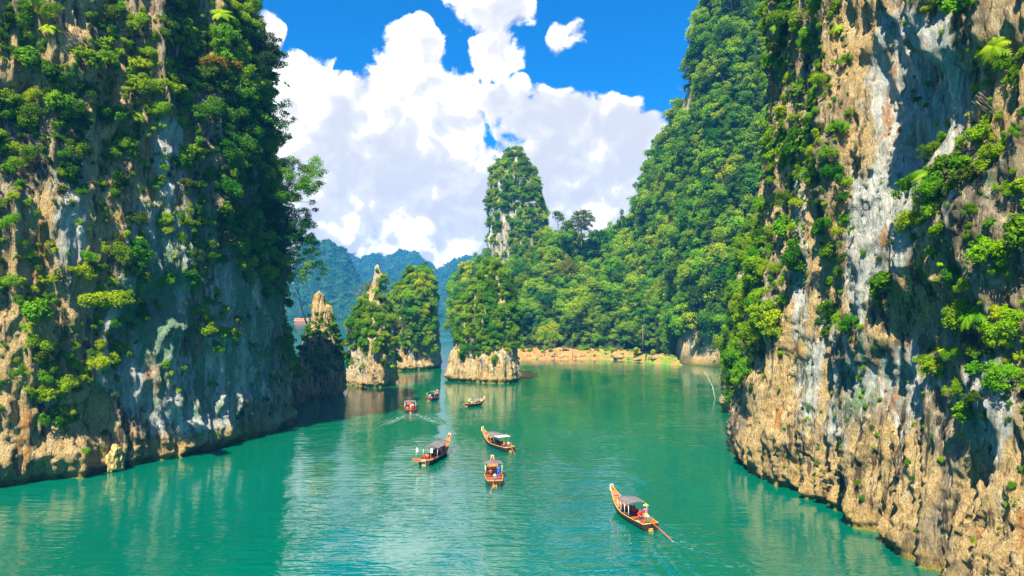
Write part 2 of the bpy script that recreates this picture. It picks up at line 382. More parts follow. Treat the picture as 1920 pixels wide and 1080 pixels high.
def tube_mesh(paths, seg=7):
    """paths: list of [(point, radius), ...] -> V, F"""
    V, Fc = [], []
    for path in paths:
        base = len(V); n = len(path)
        for i, (p, rad) in enumerate(path):
            p = Vector(p); a = Vector(path[max(i - 1, 0)][0]); b_ = Vector(path[min(i + 1, n - 1)][0]); d = (b_ - a).normalized()
            s = d.cross(Vector((0.31, 0.2, 0.93))); s = s.normalized() if s.length > 1e-3 else Vector((1, 0, 0)); u = d.cross(s)
            for k in range(seg):
                an = 2 * math.pi * k / seg; V.append(tuple(p + s * math.cos(an) * rad + u * math.sin(an) * rad))
        for i in range(n - 1):
            for k in range(seg):
                Fc.append((base + i * seg + k, base + i * seg + (k + 1) % seg, base + (i + 1) * seg + (k + 1) % seg, base + (i + 1) * seg + k))
        c0 = len(V); V.append(tuple(path[0][0])); V.append(tuple(path[-1][0]))
        for k in range(seg):
            Fc.append((c0, base + (k + 1) % seg, base + k, base + k)); Fc.append((c0 + 1, base + (n - 1) * seg + k, base + (n - 1) * seg + (k + 1) % seg, base + (n - 1) * seg + (k + 1) % seg))
    return V, Fc
def poly_mesh(name, V, Fc, mat=None, smooth=False):
    me = bpy.data.meshes.new(name); me.from_pydata([tuple(v) for v in V], [], [tuple(dict.fromkeys(f)) for f in Fc]); me.update()
    if smooth: me.polygons.foreach_set('use_smooth', [True] * len(me.polygons))
    if mat: me.materials.append(mat)
    return me
def branch_paths(r, h, r0, top_r, n=7, start=.35, lean=(0, 0), wob=.06):
    P = []; x = y = 0
    for i in range(8):
        q = i / 7; x += r.uniform(-wob, wob) * h * .3; y += r.uniform(-wob, wob) * h * .3
        P.append(((x + lean[0] * q * q, y + lean[1] * q * q, h * q), r0 * (1 - .7 * q)))
    out = [P]
    for k in range(n):
        q = start + (1 - start) * k / n * .95; i = min(6, int(q * 7)); p = P[i][0]; a = 2.4 * k + r.uniform(-.4, .4); l = top_r * r.uniform(.6, 1.0) * (1.1 - .4 * q)
        br = []
        for s in range(5):
            u = s / 4; br.append(((p[0] + math.cos(a) * l * u + r.uniform(-.03, .03) * l, p[1] + math.sin(a) * l * u + r.uniform(-.03, .03) * l, p[2] + l * (.55 * u - .15 * u * u)), r0 * .38 * (1 - .8 * u) + .006 * h / 8))
        out.append(br)
    return out
TRUNK = []
for i in range(3):
    V, Fc = tube_mesh([[((x, y, z - 1.0), rr) for (x, y, z), rr in p] for p in branch_paths(random.Random(700 + i), 1.55, 0.055, 0.7)], 6)
    TRUNK.append(poly_mesh('tree_trunk', V, Fc, BARK, True))

def collection_of(name, meshes):
    c = bpy.data.collections.new(name)
    for i, me in enumerate(meshes):
        o = bpy.data.objects.new('%s_%d' % (name, i), me); c.objects.link(o)
    return c
DRY = foliage_mesh('dry_creeper_leaves', LEAF_OLIVE, [(r2_[0], r2_[1], -0.3 * j, .24, .2, .3) for j in range(6) for r2_ in ((.3, 0), (-.2, .1), (0, -.15))], 800, 0.07, 555, up=0.0, droop=1.5)
OLIVEB = foliage_mesh('olive_bush_leaves', LEAF_OLIVE, rb(random.Random(556), 8, 0.7, 0.0, 0.5, 0.30), 1400, 0.07, 556, flat=.8)
rq = random.Random(88)
TW = []
for k in range(9):
    a = k * .7; TW.append([((0, 0, -.2), .03), ((.3 * math.cos(a), .3 * math.sin(a), .35 + rq.uniform(-.1, .2)), .02), ((.75 * math.cos(a + .3), .75 * math.sin(a + .3), .75 + rq.uniform(-.3, .3)), .012), ((1.1 * math.cos(a + .2), 1.1 * math.sin(a + .2), .8 + rq.uniform(-.4, .5)), .005)])
    TW.append([((.5 * math.cos(a + .1), .5 * math.sin(a + .1), .5), .014), ((.8 * math.cos(a - .4), .8 * math.sin(a - .4), .95), .005)])
V, Fc = tube_mesh(TW, 4); TWIG = poly_mesh('bare_twigs', V, Fc, BARK, True)
HR = [[((rq.uniform(-.6, .6), rq.uniform(-.3, .3), .3), .016)] for k in range(26)]
for q in HR:
    (x0, y0, z0), r0 = q[0]
    for j in range(1, 5): q.append(((x0 + rq.uniform(-.06, .06), y0 + rq.uniform(-.06, .06), z0 - j * rq.uniform(.25, .6)), .014 - .002 * j))
V, Fc = tube_mesh(HR, 4); ROOTS = poly_mesh('hanging_roots', V, Fc, BARK, True)
FEATHER = foliage_mesh('feathery_leaves', LEAF, [(.12 * k * math.cos(k), .12 * k * math.sin(k), .1 * k * rq.uniform(.2, 1), .16, .16, .10) for k in range(14)], 1500, .045, 889, flat=.9)
SHRUBS = BUSH + FERN[:1] + VINE[:2] + [DRY, OLIVEB, TWIG, ROOTS, FEATHER]
C_TREE = collection_of('tree_kinds', TREE); C_BUSH = collection_of('shrub_kinds', SHRUBS)
LEAF_FAR = leaf_material('hill_leaf', [(0.02, 0.09, 0.012), (0.06, 0.20, 0.015), (0.14, 0.34, 0.02)])
FAR = [foliage_mesh('far_tree_leaves', LEAF_FAR, rb(random.Random(570 + i), 8, .7, 0, .8, .4), 500, .12, 570 + i) for i in range(3)]
C_FAR = collection_of('far_tree_kinds', FAR)
def scatter_group(coll):
    ng = bpy.data.node_groups.new('scatter_' + coll.name, 'GeometryNodeTree')
    ng.interface.new_socket('Geometry', in_out='INPUT', socket_type='NodeSocketGeometry'); ng.interface.new_socket('Geometry', in_out='OUTPUT', socket_type='NodeSocketGeometry')
    N, Lk = ng.nodes, ng.links
    gi = N.new('NodeGroupInput'); go = N.new('NodeGroupOutput'); ip = N.new('GeometryNodeInstanceOnPoints')
    ci = N.new('GeometryNodeCollectionInfo'); ci.inputs[0].default_value = coll; ci.inputs['Separate Children'].default_value = True; ci.inputs['Reset Children'].default_value = True
    def na(nm, ty):
        a = N.new('GeometryNodeInputNamedAttribute'); a.data_type = ty; a.inputs[0].default_value = nm; return a.outputs[0]
    er = N.new('FunctionNodeEulerToRotation'); Lk.new(na('rot', 'FLOAT_VECTOR'), er.inputs[0])
    Lk.new(gi.outputs[0], ip.inputs['Points']); Lk.new(ci.outputs[0], ip.inputs['Instance']); ip.inputs['Pick Instance'].default_value = True
    Lk.new(na('idx', 'INT'), ip.inputs['Instance Index']); Lk.new(er.outputs[0], ip.inputs['Rotation']); Lk.new(na('scl', 'FLOAT_VECTOR'), ip.inputs['Scale'])
    Lk.new(ip.outputs[0], go.inputs[0]); return ng
NG_FAR = scatter_group(C_FAR); NG_TREE = scatter_group(C_TREE); NG_BUSH = scatter_group(C_BUSH)
def scatter_obj(name, label, items, kind):
    """items: (pos, euler, scale3, idx)"""
    if not items: return None
    me = bpy.data.meshes.new(name); me.vertices.add(len(items)); me.vertices.foreach_set('co', np.array([i[0] for i in items], np.float32).ravel())
    a = me.attributes.new('rot', 'FLOAT_VECTOR', 'POINT'); a.data.foreach_set('vector', np.array([i[1] for i in items], np.float32).ravel())
    a = me.attributes.new('scl', 'FLOAT_VECTOR', 'POINT'); a.data.foreach_set('vector', np.array([i[2] for i in items], np.float32).ravel())
    a = me.attributes.new('idx', 'INT', 'POINT'); a.data.foreach_set('value', np.array([i[3] for i in items], np.int32))
    o = link(name, me); md = o.modifiers.new('scatter', 'NODES'); md.node_group = {'tree': NG_TREE, 'far': NG_FAR}.get(kind, NG_BUSH)
    cat = {'jungle_canopy': 'jungle', 'cliff_undergrowth': 'undergrowth', 'islet_undergrowth': 'undergrowth', 'mountain_forest': 'forest'}.get(name, 'undergrowth')
    tag(o, label, cat, kind='stuff'); return o

# every planted tree / shrub goes through this pool; the 300 that show largest of each become objects
POOL = {'tree': [], 'shrub': []}
def plant(kind, region, pos, s, nrm=(0, 0, 1), tilt=0.3, sz=1.0, idx=None):
    up = (Vector((0, 0, 1)) * (1 - tilt) + Vector(nrm) * tilt + Vector((rnd.uniform(-.12, .12), rnd.uniform(-.12, .12), 0))).normalized()
    q = up.to_track_quat('Z', 'Y') @ Quaternion((0, 0, 1), rnd.uniform(0, 6.283))
    p = Vector(pos) + Vector(nrm) * s * (0.35 if kind == 'shrub' else 0.15)
    n = len(TREE) if kind == 'tree' else len(SHRUBS)
    if idx is None: idx = rnd.randrange(n) if kind == 'tree' or rnd.random() < .5 else rnd.randrange(len(BUSH))
    POOL[kind].append(dict(region=region, pos=tuple(p), rot=tuple(q.to_euler()), scl=(s, s, s * sz), idx=idx, s=s))

# ------------------------------------------------------------------ haze
# (one closed box of thin air round everything; sky outside)
def box_mesh(name, x0, x1, y0, y1, z0, z1):
    V = [(x, y, z) for x in (x0, x1) for y in (y0, y1) for z in (z0, z1)]
    Fc = [(0, 1, 3, 2), (4, 6, 7, 5), (0, 4, 5, 1), (2, 3, 7, 6), (0, 2, 6, 4), (1, 5, 7, 3)]
    return poly_mesh(name, V, Fc)
hm = bpy.data.materials.new('air'); hm.use_nodes = True; H = NT(hm.node_tree); H.n.clear()
pv = H.new('ShaderNodeVolumePrincipled'); pv.inputs['Density'].default_value = 0.00030; pv.inputs['Color'].default_value = (0.05, 0.34, 1.0, 1); pv.inputs['Anisotropy'].default_value = 0.0
ho = H.new('ShaderNodeOutputMaterial'); H.l.new(pv.outputs[0], ho.inputs['Volume'])
hz = link('haze', box_mesh('haze', -2000, 2000, -320, 2350, -2.2, 168), mat=hm); tag(hz, 'thin blue haze over the lake and mountains', 'haze', kind='stuff')

# ------------------------------------------------------------------ lake
def lake():
    xs = np.concatenate([np.linspace(-1900, -150, 20)[:-1], np.linspace(-150, 150, 61), np.linspace(150, 1900, 20)[1:]])
    ys = np.concatenate([np.linspace(-300, 0, 8)[:-1], np.linspace(0, 300, 61), np.linspace(300, 2250, 30)[1:]])
    gx, gy = np.meshgrid(xs, ys, indexing='ij'); V = np.stack([gx, gy, gx * 0], -1).reshape(-1, 3)
    me = np_mesh('lake', V, grid_faces(len(xs), len(ys)), True)
    m, t, b, out = new_mat('lake_water')
    P = t.new('ShaderNodeNewGeometry').outputs['Position']
    big = t.noise(P, 0.02, 3, .5)
    sp = t.new('ShaderNodeSeparateXYZ'); t.put(sp.inputs[0], P)
    c = t.mix(t.mr(sp.outputs[1], 60, 190), (0.0, 0.112, 0.078), (0.0, 0.108, 0.034))
    c = t.mix(t.mr(big, .35, .65, 0, .5), c, (0.0, 0.075, 0.046))
    # ruffled and glassy patches
    ruf = t.mr(t.noise(t.mapping(P, scale=(1, .55, 1), loc=(3, 1, 0)), 0.035, 4, .6), .40, .60)
    near = t.mr(sp.outputs[1], 55, 170, 1.0, 0.35)
    ruf = t.math('MULTIPLY', t.math('MULTIPLY_ADD', ruf, 0.75, 0.25), near)
    A = t.mapping(P, scale=(0.30, 1.3, 1), rot=(0, 0, R(5)))
    w1 = t.noise(A, 0.75, 2, .5, .3); w2 = t.noise(t.mapping(P, scale=(.42, 1.2, 1), rot=(0, 0, R(-9))), 2.2, 2, .5, .2)
    w0 = t.noise(A, 0.22, 2, .5)
    h = t.math('ADD', t.math('MULTIPLY', w1, 1.1), t.math('ADD', t.math('MULTIPLY', w2, 0.42), t.math('MULTIPLY', w0, 0.8)))
    h = t.math('MULTIPLY', t.math('MULTIPLY', h, ruf), 0.16)
    # wakes behind moving boats
    foam = None
    for (px, py, hx, hy, Lw, wid, amp) in WAKES:
        ang = math.atan2(hy, hx)         # heading; wake runs the other way
        n = t.new('ShaderNodeMapping', vector_type='TEXTURE'); t.put(n.inputs[0], P); n.inputs['Location'].default_value = (px, py, 0); n.inputs['Rotation'].default_value = (0, 0, ang)
        s2 = t.new('ShaderNodeSeparateXYZ'); t.put(s2.inputs[0], n.outputs[0])
        back = t.math('MULTIPLY', s2.outputs[0], -1.0)
        inb = t.math('MULTIPLY', t.mr(back, -0.5, 1.0), t.mr(back, Lw * .55, Lw, 1.0, 0.0))
        arm = t.math('ABSOLUTE', t.math('SUBTRACT', t.math('ABSOLUTE', s2.outputs[1]), t.math('MULTIPLY_ADD', back, wid, 0.5)))
        fa = t.math('MULTIPLY', t.mr(arm, 0.05, 1.7, 1.0, 0.0), inb)
        fi = t.math('MULTIPLY', t.mr(t.math('ABSOLUTE', s2.outputs[1]), 0.2, 1.3, 1.0, 0.0), t.mr(back, 0, 14, 1.0, 0.0)); fi = t.math('MULTIPLY', fi, t.mr(back, -.3, .5))
        tot = t.math('MAXIMUM', fa, t.math('MULTIPLY', fi, .9))
        h = t.math('ADD', h, t.math('MULTIPLY', t.math('MULTIPLY', t.math('SINE', t.math('MULTIPLY', arm, 5.0)), t.math('MULTIPLY', t.mr(arm, 0, 3.0, 1.0, 0.0), inb)), 0.10 * amp))
        tot = t.math('MULTIPLY', tot, amp)
        foam = tot if foam is None else t.math('MAXIMUM', foam, tot)
    ff = t.math('MULTIPLY', t.mr(t.math('ADD', t.noise(P, 2.2, 5, .7), t.math('MULTIPLY', foam, .26)), .63, .80), t.mr(foam, 0.02, 0.3))
    c = t.mix(ff, c, (0.55, 0.72, 0.70))
    t.put(b.inputs['Base Color'], c); t.put(b.inputs['Roughness'], t.mr(ff, 0, 1, 0.045, 0.5)); b.inputs['IOR'].default_value = 1.95
    t.put(b.inputs['Normal'], t.bump(h, 1.0, 1.0))
    o = link('lake', me, mat=m); tag(o, 'emerald green lake water with ruffled patches', 'lake', kind='structure'); return o

# ------------------------------------------------------------------ cliffs
def resample(pts, n):
    pts = np.array(pts, float); d = np.r_[0, np.cumsum(np.linalg.norm(np.diff(pts, axis=0), axis=1))]
    s = np.linspace(0, d[-1], n); P = np.stack([np.interp(s, d, pts[:, 0]), np.interp(s, d, pts[:, 1])], -1)
    k = max(3, int(n * 1.6 / d[-1]) | 1); ker = np.ones(k) / k
    pad = k // 2
    for _ in range(2):
        Q = np.pad(P, ((pad, pad), (0, 0)), 'edge'); P = np.stack([np.convolve(Q[:, 0], ker, 'valid'), np.convolve(Q[:, 1], ker, 'valid')], -1)
    return P, s
def cliff(name, label, base, hfun, lean, nu, nv, flip, pale, warm, algae, carve, topdepth=lambda x, y: 25 + 0 * x):
    P, s = resample(base, nu)
    T = np.gradient(P, axis=0); T /= np.linalg.norm(T, axis=1)[:, None]
    # smooth normals over a few metres
    k = max(3, int(nu / 30) | 1); Nn = np.stack([T[:, 1], -T[:, 0]], -1) * (-1 if flip else 1)
    Q = np.pad(Nn, ((k // 2, k // 2), (0, 0)), 'edge'); Nn = np.stack([np.convolve(Q[:, 0], np.ones(k) / k, 'valid'), np.convolve(Q[:, 1], np.ones(k) / k, 'valid')], -1)
    Nn /= np.linalg.norm(Nn, axis=1)[:, None]
    H_ = hfun(P[:, 0], P[:, 1])
    w_ = np.linspace(0, 1, nv)[None, :]; wall = 0.86
    q = np.clip(w_ / wall, 0, 1); over = np.clip((w_ - wall) / (1 - wall), 0, 1)
    topdepth = topdepth(P[:, 0], P[:, 1])[:, None]
    z = -1.2 + q * (H_[:, None] + 1.2) + 4.0 * np.sin(over * math.pi / 2)
    back = lean(P[:, 0], P[:, 1])[:, None] * z + over ** 1.3 * topdepth
    B = np.stack([P[:, 0][:, None] - Nn[:, 0][:, None] * back, P[:, 1][:, None] - Nn[:, 1][:, None] * back, z + 0 * back], -1)
    D = rock_disp(B)
    px, py, dd = proj(B)
    for (cx, cy, rx, ry, a) in carve:
        D = D + a * (1 - sstep(0.5, 1.15, np.sqrt(((px - cx) / rx) ** 2 + ((py - cy) / ry) ** 2)))
    B[..., 0] += Nn[:, 0][:, None] * D; B[..., 1] += Nn[:, 1][:, None] * D
    px, py, dd = proj(B)
    att = {'pale': blob_mask(px, py, pale), 'warm': blob_mask(px, py, warm), 'algae': blob_mask(px, py, algae)}
    me = np_mesh(name, B.reshape(-1, 3), grid_faces(nu, nv), True, att)
    o = link(name, me, mat=ROCK); tag(o, label, 'cliff', kind='structure')
    dx = np.gradient(B, axis=0); dy = np.gradient(B, axis=1); NN = np.cross(dx, dy); NN /= (np.linalg.norm(NN, axis=-1)[..., None] + 1e-9)
    sgn = np.sign((NN[..., 0] * Nn[:, 0][:, None] + NN[..., 1] * Nn[:, 1][:, None]).mean()); NN *= sgn
    ar = np.linalg.norm(np.cross(dx, dy), axis=-1)
    return dict(P=B, N=NN, px=px, py=py, area=ar, obj=o)

def sow(surf, blobs, spacing, smin, smax, region, kind, base_dens=0.0, tries=1.0, tilt=0.4, noise_s=5.0, big=None, zmin=2.0, veg_noise=0.35):
    """dart throwing on a surface; density from the photo's planted areas broken by noise"""
    P, N, px, py, A = (surf[k].reshape(-1, *surf[k].shape[2:]) for k in ('P', 'N', 'px', 'py', 'area'))
    inframe = (px > -350) & (px < 2270) & (py > -450)
    dens = np.where(inframe, blob_mask(px, py, blobs), 0.35); dens = np.maximum(dens, base_dens)
    nz = perlin(P[:, 0] / noise_s, P[:, 1] / noise_s, P[:, 2] / noise_s, seed=33) * 0.9
    pr = np.clip(dens * 1.1 - 0.05 + (nz - 0.10) * np.where(dens > 0.8, veg_noise, 1.0), 0, 1) * (dens > 0.01) * (P[:, 2] > zmin) * inframe
    wgt = pr * A; tot = wgt.sum()
    if tot <= 0: return
    n = int(tot / (spacing ** 2) * 2.2 * tries)
    idx = rng.choice(len(P), n, p=wgt / tot); grid = {}; c = spacing * 0.8
    for i in idx:
        p = P[i]; key = tuple(np.floor(p / c).astype(int)); ok = True
        for a in (-1, 0, 1):
            for b_ in (-1, 0, 1):
                for d in (-1, 0, 1):
                    for q in grid.get((key[0] + a, key[1] + b_, key[2] + d), ()):
                        if (p[0] - q[0]) ** 2 + (p[1] - q[1]) ** 2 + (p[2] - q[2]) ** 2 < c * c: ok = False
        if not ok: continue
        grid.setdefault(key, []).append(p)
        s = smin + (smax - smin) * rnd.random() ** 1.8 * (0.55 + 0.45 * float(dens[i]))
        if isinstance(region, str) and P[i][2] > 1:
            rp_ = s * F / P[i][1] * .8
            if region == 'islet wide' and px[i] + rp_ > 822: continue
            if region == 'islet middle' and px[i] - rp_ < 846: continue
        if callable(region): rg = region(px[i], py[i])
        else: rg = region
        plant(kind, rg, p, s, N[i], tilt)

# left wall
L_BASE = [(-112, 34), (-84, 46), (-74, 56), (-66, 68), (-58, 77.6), (-51.6, 82.6), (-45, 93), (-41, 104), (-39, 113), (-41, 118.5), (-46, 121.5), (-52, 119), (-58, 110), (-67, 98), (-88, 86)]
LH = lambda x, y: 82 - 7 * sstep(95, 112, y)
LL = lambda x, y: 0.03 + 0.055 * sstep(95, 118, y)
L_VEG = [(100, 250, 190, 150, 1), (30, 60, 70, 80, .9), (240, 60, 80, 70, 1), (230, 170, 80, 90, .9), (60, 420, 70, 80, .5), (340, 140, 60, 80, 1), (370, 90, 90, 120, 1), (440, 60, 60, 90, 1), (420, 200, 100, 150, 1),
         (470, 350, 80, 190, 1), (440, 450, 80, 45, .9), (530, 420, 60, 180, 1), (360, 430, 60, 70, .8), (210, 570, 62, 62, 1), (230, 470, 55, 70, .8), (90, 690, 75, 90, 1), (200, 640, 50, 80, .9), (60, 560, 50, 60, .6), (130, 520, 70, 50, .5),
         (400, 600, 36, 60, .8), (548, 600, 26, 110, 1), (300, 320, 60, 50, .5), (340, 520, 40, 30, .6), (110, 760, 60, 30, .7), (20, 320, 60, 80, .7), (30, 180, 60, 80, .9), (380, 320, 60, 90, .7)]
left = cliff('left_cliff', 'streaked limestone cliff rising from the lake on the left', L_BASE, LH, LL, 560, 500, False,
             pale=[(300, 500, 80, 140, 1.2), (260, 660, 90, 120, 1.1), (320, 300, 34, 100, 1), (450, 620, 70, 170, 1.1), (130, 400, 40, 150, .6), (360, 740, 140, 90, .9)],
             warm=[(90, 800, 120, 110), (120, 450, 120, 150, .7), (60, 600, 90, 150, .8), (200, 300, 130, 200, .6), (300, 830, 200, 40, .5), (140, 80, 160, 120, .8)],
             algae=[(300, 560, 90, 150, .95), (480, 520, 60, 200, .8), (400, 700, 140, 110, .55), (340, 420, 90, 70, .6)],
             carve=[(310, 560, 40, 50, -1.8), (340, 60, 50, 190, -3.5), (290, 90, 14, 150, 1.6), (480, 300, 60, 250, 1.0), (160, 860, 60, 60, 1.2), (420, 780, 90, 50, .8)],
             topdepth=lambda x, y: 25 - 18 * sstep(82, 100, y))
# right wall and its lower spur
R_BASE = [(62, 8), (42, 22), (34, 38), (33, 54), (35.5, 59), (34.5, 63), (34, 68), (32, 74), (30.8, 81), (31.6, 90), (35, 96), (40, 103), (45, 111), (46, 119), (43, 125), (41, 130), (44.5, 136), (52, 141), (60, 150), (66, 165), (80, 185)]
RH = lambda x, y: 82 - 46 * sstep(95, 102, y) - 12 * sstep(124, 145, y)
RL = lambda x, y: 0.07 + 0.0 * x + 0.10 * sstep(100, 112, y)
R_VEG = [(1500, 60, 75, 110, 1), (1545, 150, 55, 190, 1), (1495, 280, 65, 110, 1), (1560, 380, 45, 130, .7), (1480, 450, 60, 70, .7), (1440, 560, 35, 120, .7), (1770, 10, 60, 30, .9), (1870, 130, 70, 70, .8), (1860, 260, 80, 60, .8),
         (1780, 340, 80, 70, .7), (1880, 400, 70, 90, .75), (1750, 410, 50, 60, .8), (1840, 560, 110, 95, .8), (1880, 700, 70, 110, .85), (1790, 690, 50, 60, .9), (1740, 480, 60, 50, .8), (1820, 470, 100, 70, .6), (1395, 600, 45, 150, 1),
         (1385, 440, 60, 120, 1), (1560, 600, 30, 30, .5), (1600, 620, 26, 40, .4), (1655, 560, 30, 60, .4), (1690, 640, 30, 50, .4)]
right = cliff('right_cliff', 'tall banded limestone cliff rising from the lake on the right', R_BASE, RH, RL, 800, 600, True,
              pale=[(1720, 180, 110, 190), (1610, 480, 30, 160, .85), (1660, 420, 70, 120, .9), (1690, 720, 70, 90, .7), (1560, 720, 90, 140, .45), (1500, 480, 20, 200, .6), (1850, 760, 60, 120, .6)],
              warm=[(1680, 500, 90, 150), (1850, 170, 60, 110), (1470, 720, 90, 150, .9), (1640, 900, 140, 110, 1), (1860, 950, 90, 130, 1), (1480, 350, 60, 150, .8), (1620, 60, 60, 120, .7)],
              algae=[(1850, 760, 70, 120, .5), (1600, 690, 120, 120, .35)],
              carve=[(1720, -70, 190, 110, 1.3), (1745, 190, 95, 190, -1.7), (1600, 200, 30, 300, 1.4), (1850, 40, 120, 90, 1.5), (1625, 910, 22, 40, -3.5), (1840, 450, 120, 180, 1.6), (1575, 380, 25, 400, -1.6), (1870, 880, 14, 50, -2.5), (1690, 700, 80, 60, -.8), (1680, 820, 70, 60, .6)])

# ------------------------------------------------------------------ free-standing rocks (closed towers)
def tower(name, cat, label, kind, cx, cy, prof, nu=190, nv=170, amp=.75, seed=0, warm=.6, pale=.25, algae=0.0, lean=(0, 0), squash=1.0, curve=None):
    """prof: list of (z, radius)"""
    prof = np.array(prof, float); q = np.linspace(0, 1, nv); L_ = np.r_[0, np.cumsum(np.linalg.norm(np.diff(prof, axis=0), axis=1))]
    zz = np.interp(q * L_[-1], L_, prof[:, 0]); rr = np.interp(q * L_[-1], L_, prof[:, 1])
    th = np.linspace(0, 2 * math.pi, nu, endpoint=False)
    ct, st = np.cos(th)[:, None], np.sin(th)[:, None]
    hh = zz / max(prof[:, 0].max(), 1)
    ox = lean[0] * hh; oy = lean[1] * hh
    if curve is not None: ox = ox + np.interp(zz, curve[0], curve[1])
    shape = 1 + 0.16 * np.cos(2 * th + seed)[:, None] + 0.10 * np.cos(3 * th + 2.1 * seed)[:, None]
    B = np.stack([cx + ox + ct * rr * shape, cy + oy + st * rr * shape * squash, zz + 0 * ct], -1)
    D = (rock_disp(B + np.array([seed * 31.0, 0, 0])) - 1.0) * amp
    D = D * np.clip(rr / 2.2, 0.35, 1)[None, :] * sstep(0, .04, 1 - q)[None, :]
    B[..., 0] += ct * D; B[..., 1] += st * D; B[..., 2] += (1 - sstep(0, .06, 1 - q))[None, :] * 0.2
    px, py, dd = proj(B)
    zr = np.full(px.shape, 1.0)
    me = np_mesh(name, B.reshape(-1, 3), grid_faces(nu, nv, True), True, {'pale': zr * pale, 'warm': zr * warm, 'algae': zr * algae})
    o = link(name, me, mat=ROCK)
    if kind == 'structure': tag(o, label, cat, kind='structure')
    else: tag(o, label, cat, group=kind)
    dx = np.roll(B, -1, 0) - np.roll(B, 1, 0); dy = np.gradient(B, axis=1); NN = np.cross(dx, dy); ar = np.linalg.norm(NN, axis=-1) / 2; NN /= (2 * ar[..., None] + 1e-9)
    if (NN[..., 0] * ct + NN[..., 1] * st).mean() < 0: NN *= -1
    return dict(P=B, N=NN, px=px, py=py, area=ar, obj=o)

GI = 'limestone islets standing in the gap'
isl_a = tower('rock_islet', 'islet', 'broad overgrown rock islet directly in front of the wooded shore, nearest the middle', GI, -7.6, 187, [(-1.2, 7.4), (1, 8.0), (4, 7.6), (9, 6.8), (16, 6.6), (21, 5.8), (25, 3.6), (28, 2.4), (31, 1.2), (31.6, 0.05)], seed=1, curve=([0, 10, 28], [0, .3, 2.2]))
isl_b = tower('rock_islet', 'islet', 'rock islet with a bare crooked pinnacle and pale slanting slabs at its foot', GI, -36.4, 177, [(-1.2, 5.8), (1, 6.2), (5, 6.0), (11, 5.6), (16, 4.6), (19, 2.8), (23, 1.9), (25, 1.1), (28, 1.2), (30.2, .8), (30.8, .05)], seed=2, curve=([0, 15, 24, 28, 31], [0, .6, .6, 1.8, 1.4]), pale=.35)
isl_c = tower('rock_islet', 'islet', 'low wide wooded rock islet behind the slanting slab islet', GI, -33.0, 226, [(-1.2, 9.2), (1, 9.8), (5, 9.4), (10, 9.4), (17, 8.8), (23, 7.4), (27, 5.0), (30, 2.6), (31.6, 1.0), (32, .05)], seed=3, curve=([0, 20, 32], [0, 0, 3.0]))
isl_d = tower('rock_islet', 'islet', 'small jagged twin-spired rock islet beside the left cliff', GI, -42.6, 154, [(-1.2, 4.9), (1, 5.2), (5, 4.8), (10, 4.0), (14, 2.9), (16.5, 1.5), (20, 1.2), (22.6, .8), (23.4, .03)], seed=4, curve=([0, 10, 24], [0, 0, -1.0]), warm=.8, pale=.05)
t2 = tower('rock_spire', 'rock', 'short bare spire on the right shoulder of the twin-spired islet', GI, -41.3, 153.2, [(6, 2.4), (11, 1.7), (15, 1.1), (18, .9), (20, .5), (20.4, .03)], nu=90, nv=90, seed=5, warm=.6, pale=.0, amp=.4)
spur = tower('rock_spur', 'rock', 'dark rock spur at the far foot of the left cliff', 'structure', -48.5, 138, [(-1.2, 4.2), (1, 4.4), (5, 4.0), (9, 3.0), (12, 1.5), (13, .05)], seed=6, warm=.1, pale=0.0)
pillar = tower('rock_pillar', 'rock pillar', 'tall limestone pillar with a bushy top rising over the wooded ridge', None, 2.0, 320, [(-1, 18), (20, 15), (35, 11.4), (42, 10.8), (50, 10.6), (60, 10.2), (70, 9.6), (78, 8.8), (85, 6.8), (89, 3.4), (93, 1.6), (94, .05)], nu=190, nv=150, amp=.75, seed=7, curve=([-1, 20, 42, 55, 80], [2, 2.0, -.8, 1.0, -1.5]), pale=.45, warm=-.3)
YEL = plain('yellow_stain', (0.60, 0.44, 0.15), 0.9, var=.7, scale=2.2)
YT = NT(YEL.node_tree); YB = [n for n in YEL.node_tree.nodes if n.type == 'BSDF_PRINCIPLED'][0]; YT.put(YB.inputs['Normal'], YT.bump(YT.noise(YT.new('ShaderNodeNewGeometry').outputs['Position'], 3.0, 7, .7), 1, .5))
def lump(name, pos, rx, ry, rz_, seed, mat, sub=4, amp=.4):
    bm = bmesh.new(); bmesh.ops.create_icosphere(bm, subdivisions=sub, radius=1); C = np.array([v.co for v in bm.verts])
    k = 1 + amp * perlin(C[:, 0] * 1.3 + seed * 7, C[:, 1] * 1.3, C[:, 2] * 1.3) + amp * .4 * ridge(C[:, 0] * 3 + seed, C[:, 1] * 3, C[:, 2] * 2)
    for v, q, kk in zip(bm.verts, C, k): v.co = Vector((q[0] * rx * kk, q[1] * ry * kk, q[2] * rz_ * kk))
    me = bpy.data.meshes.new(name); bm.to_mesh(me); bm.free(); me.polygons.foreach_set('use_smooth', [True] * len(me.polygons)); o = link(name, me, mat=mat); o.location = pos; return o
tag(lump('boulder', (-48.3, 83.7, 1.3), .85, .9, 1.5, 4, YEL, 5, .5), 'yellow stained boulder at the waterline of the left cliff', 'boulder')

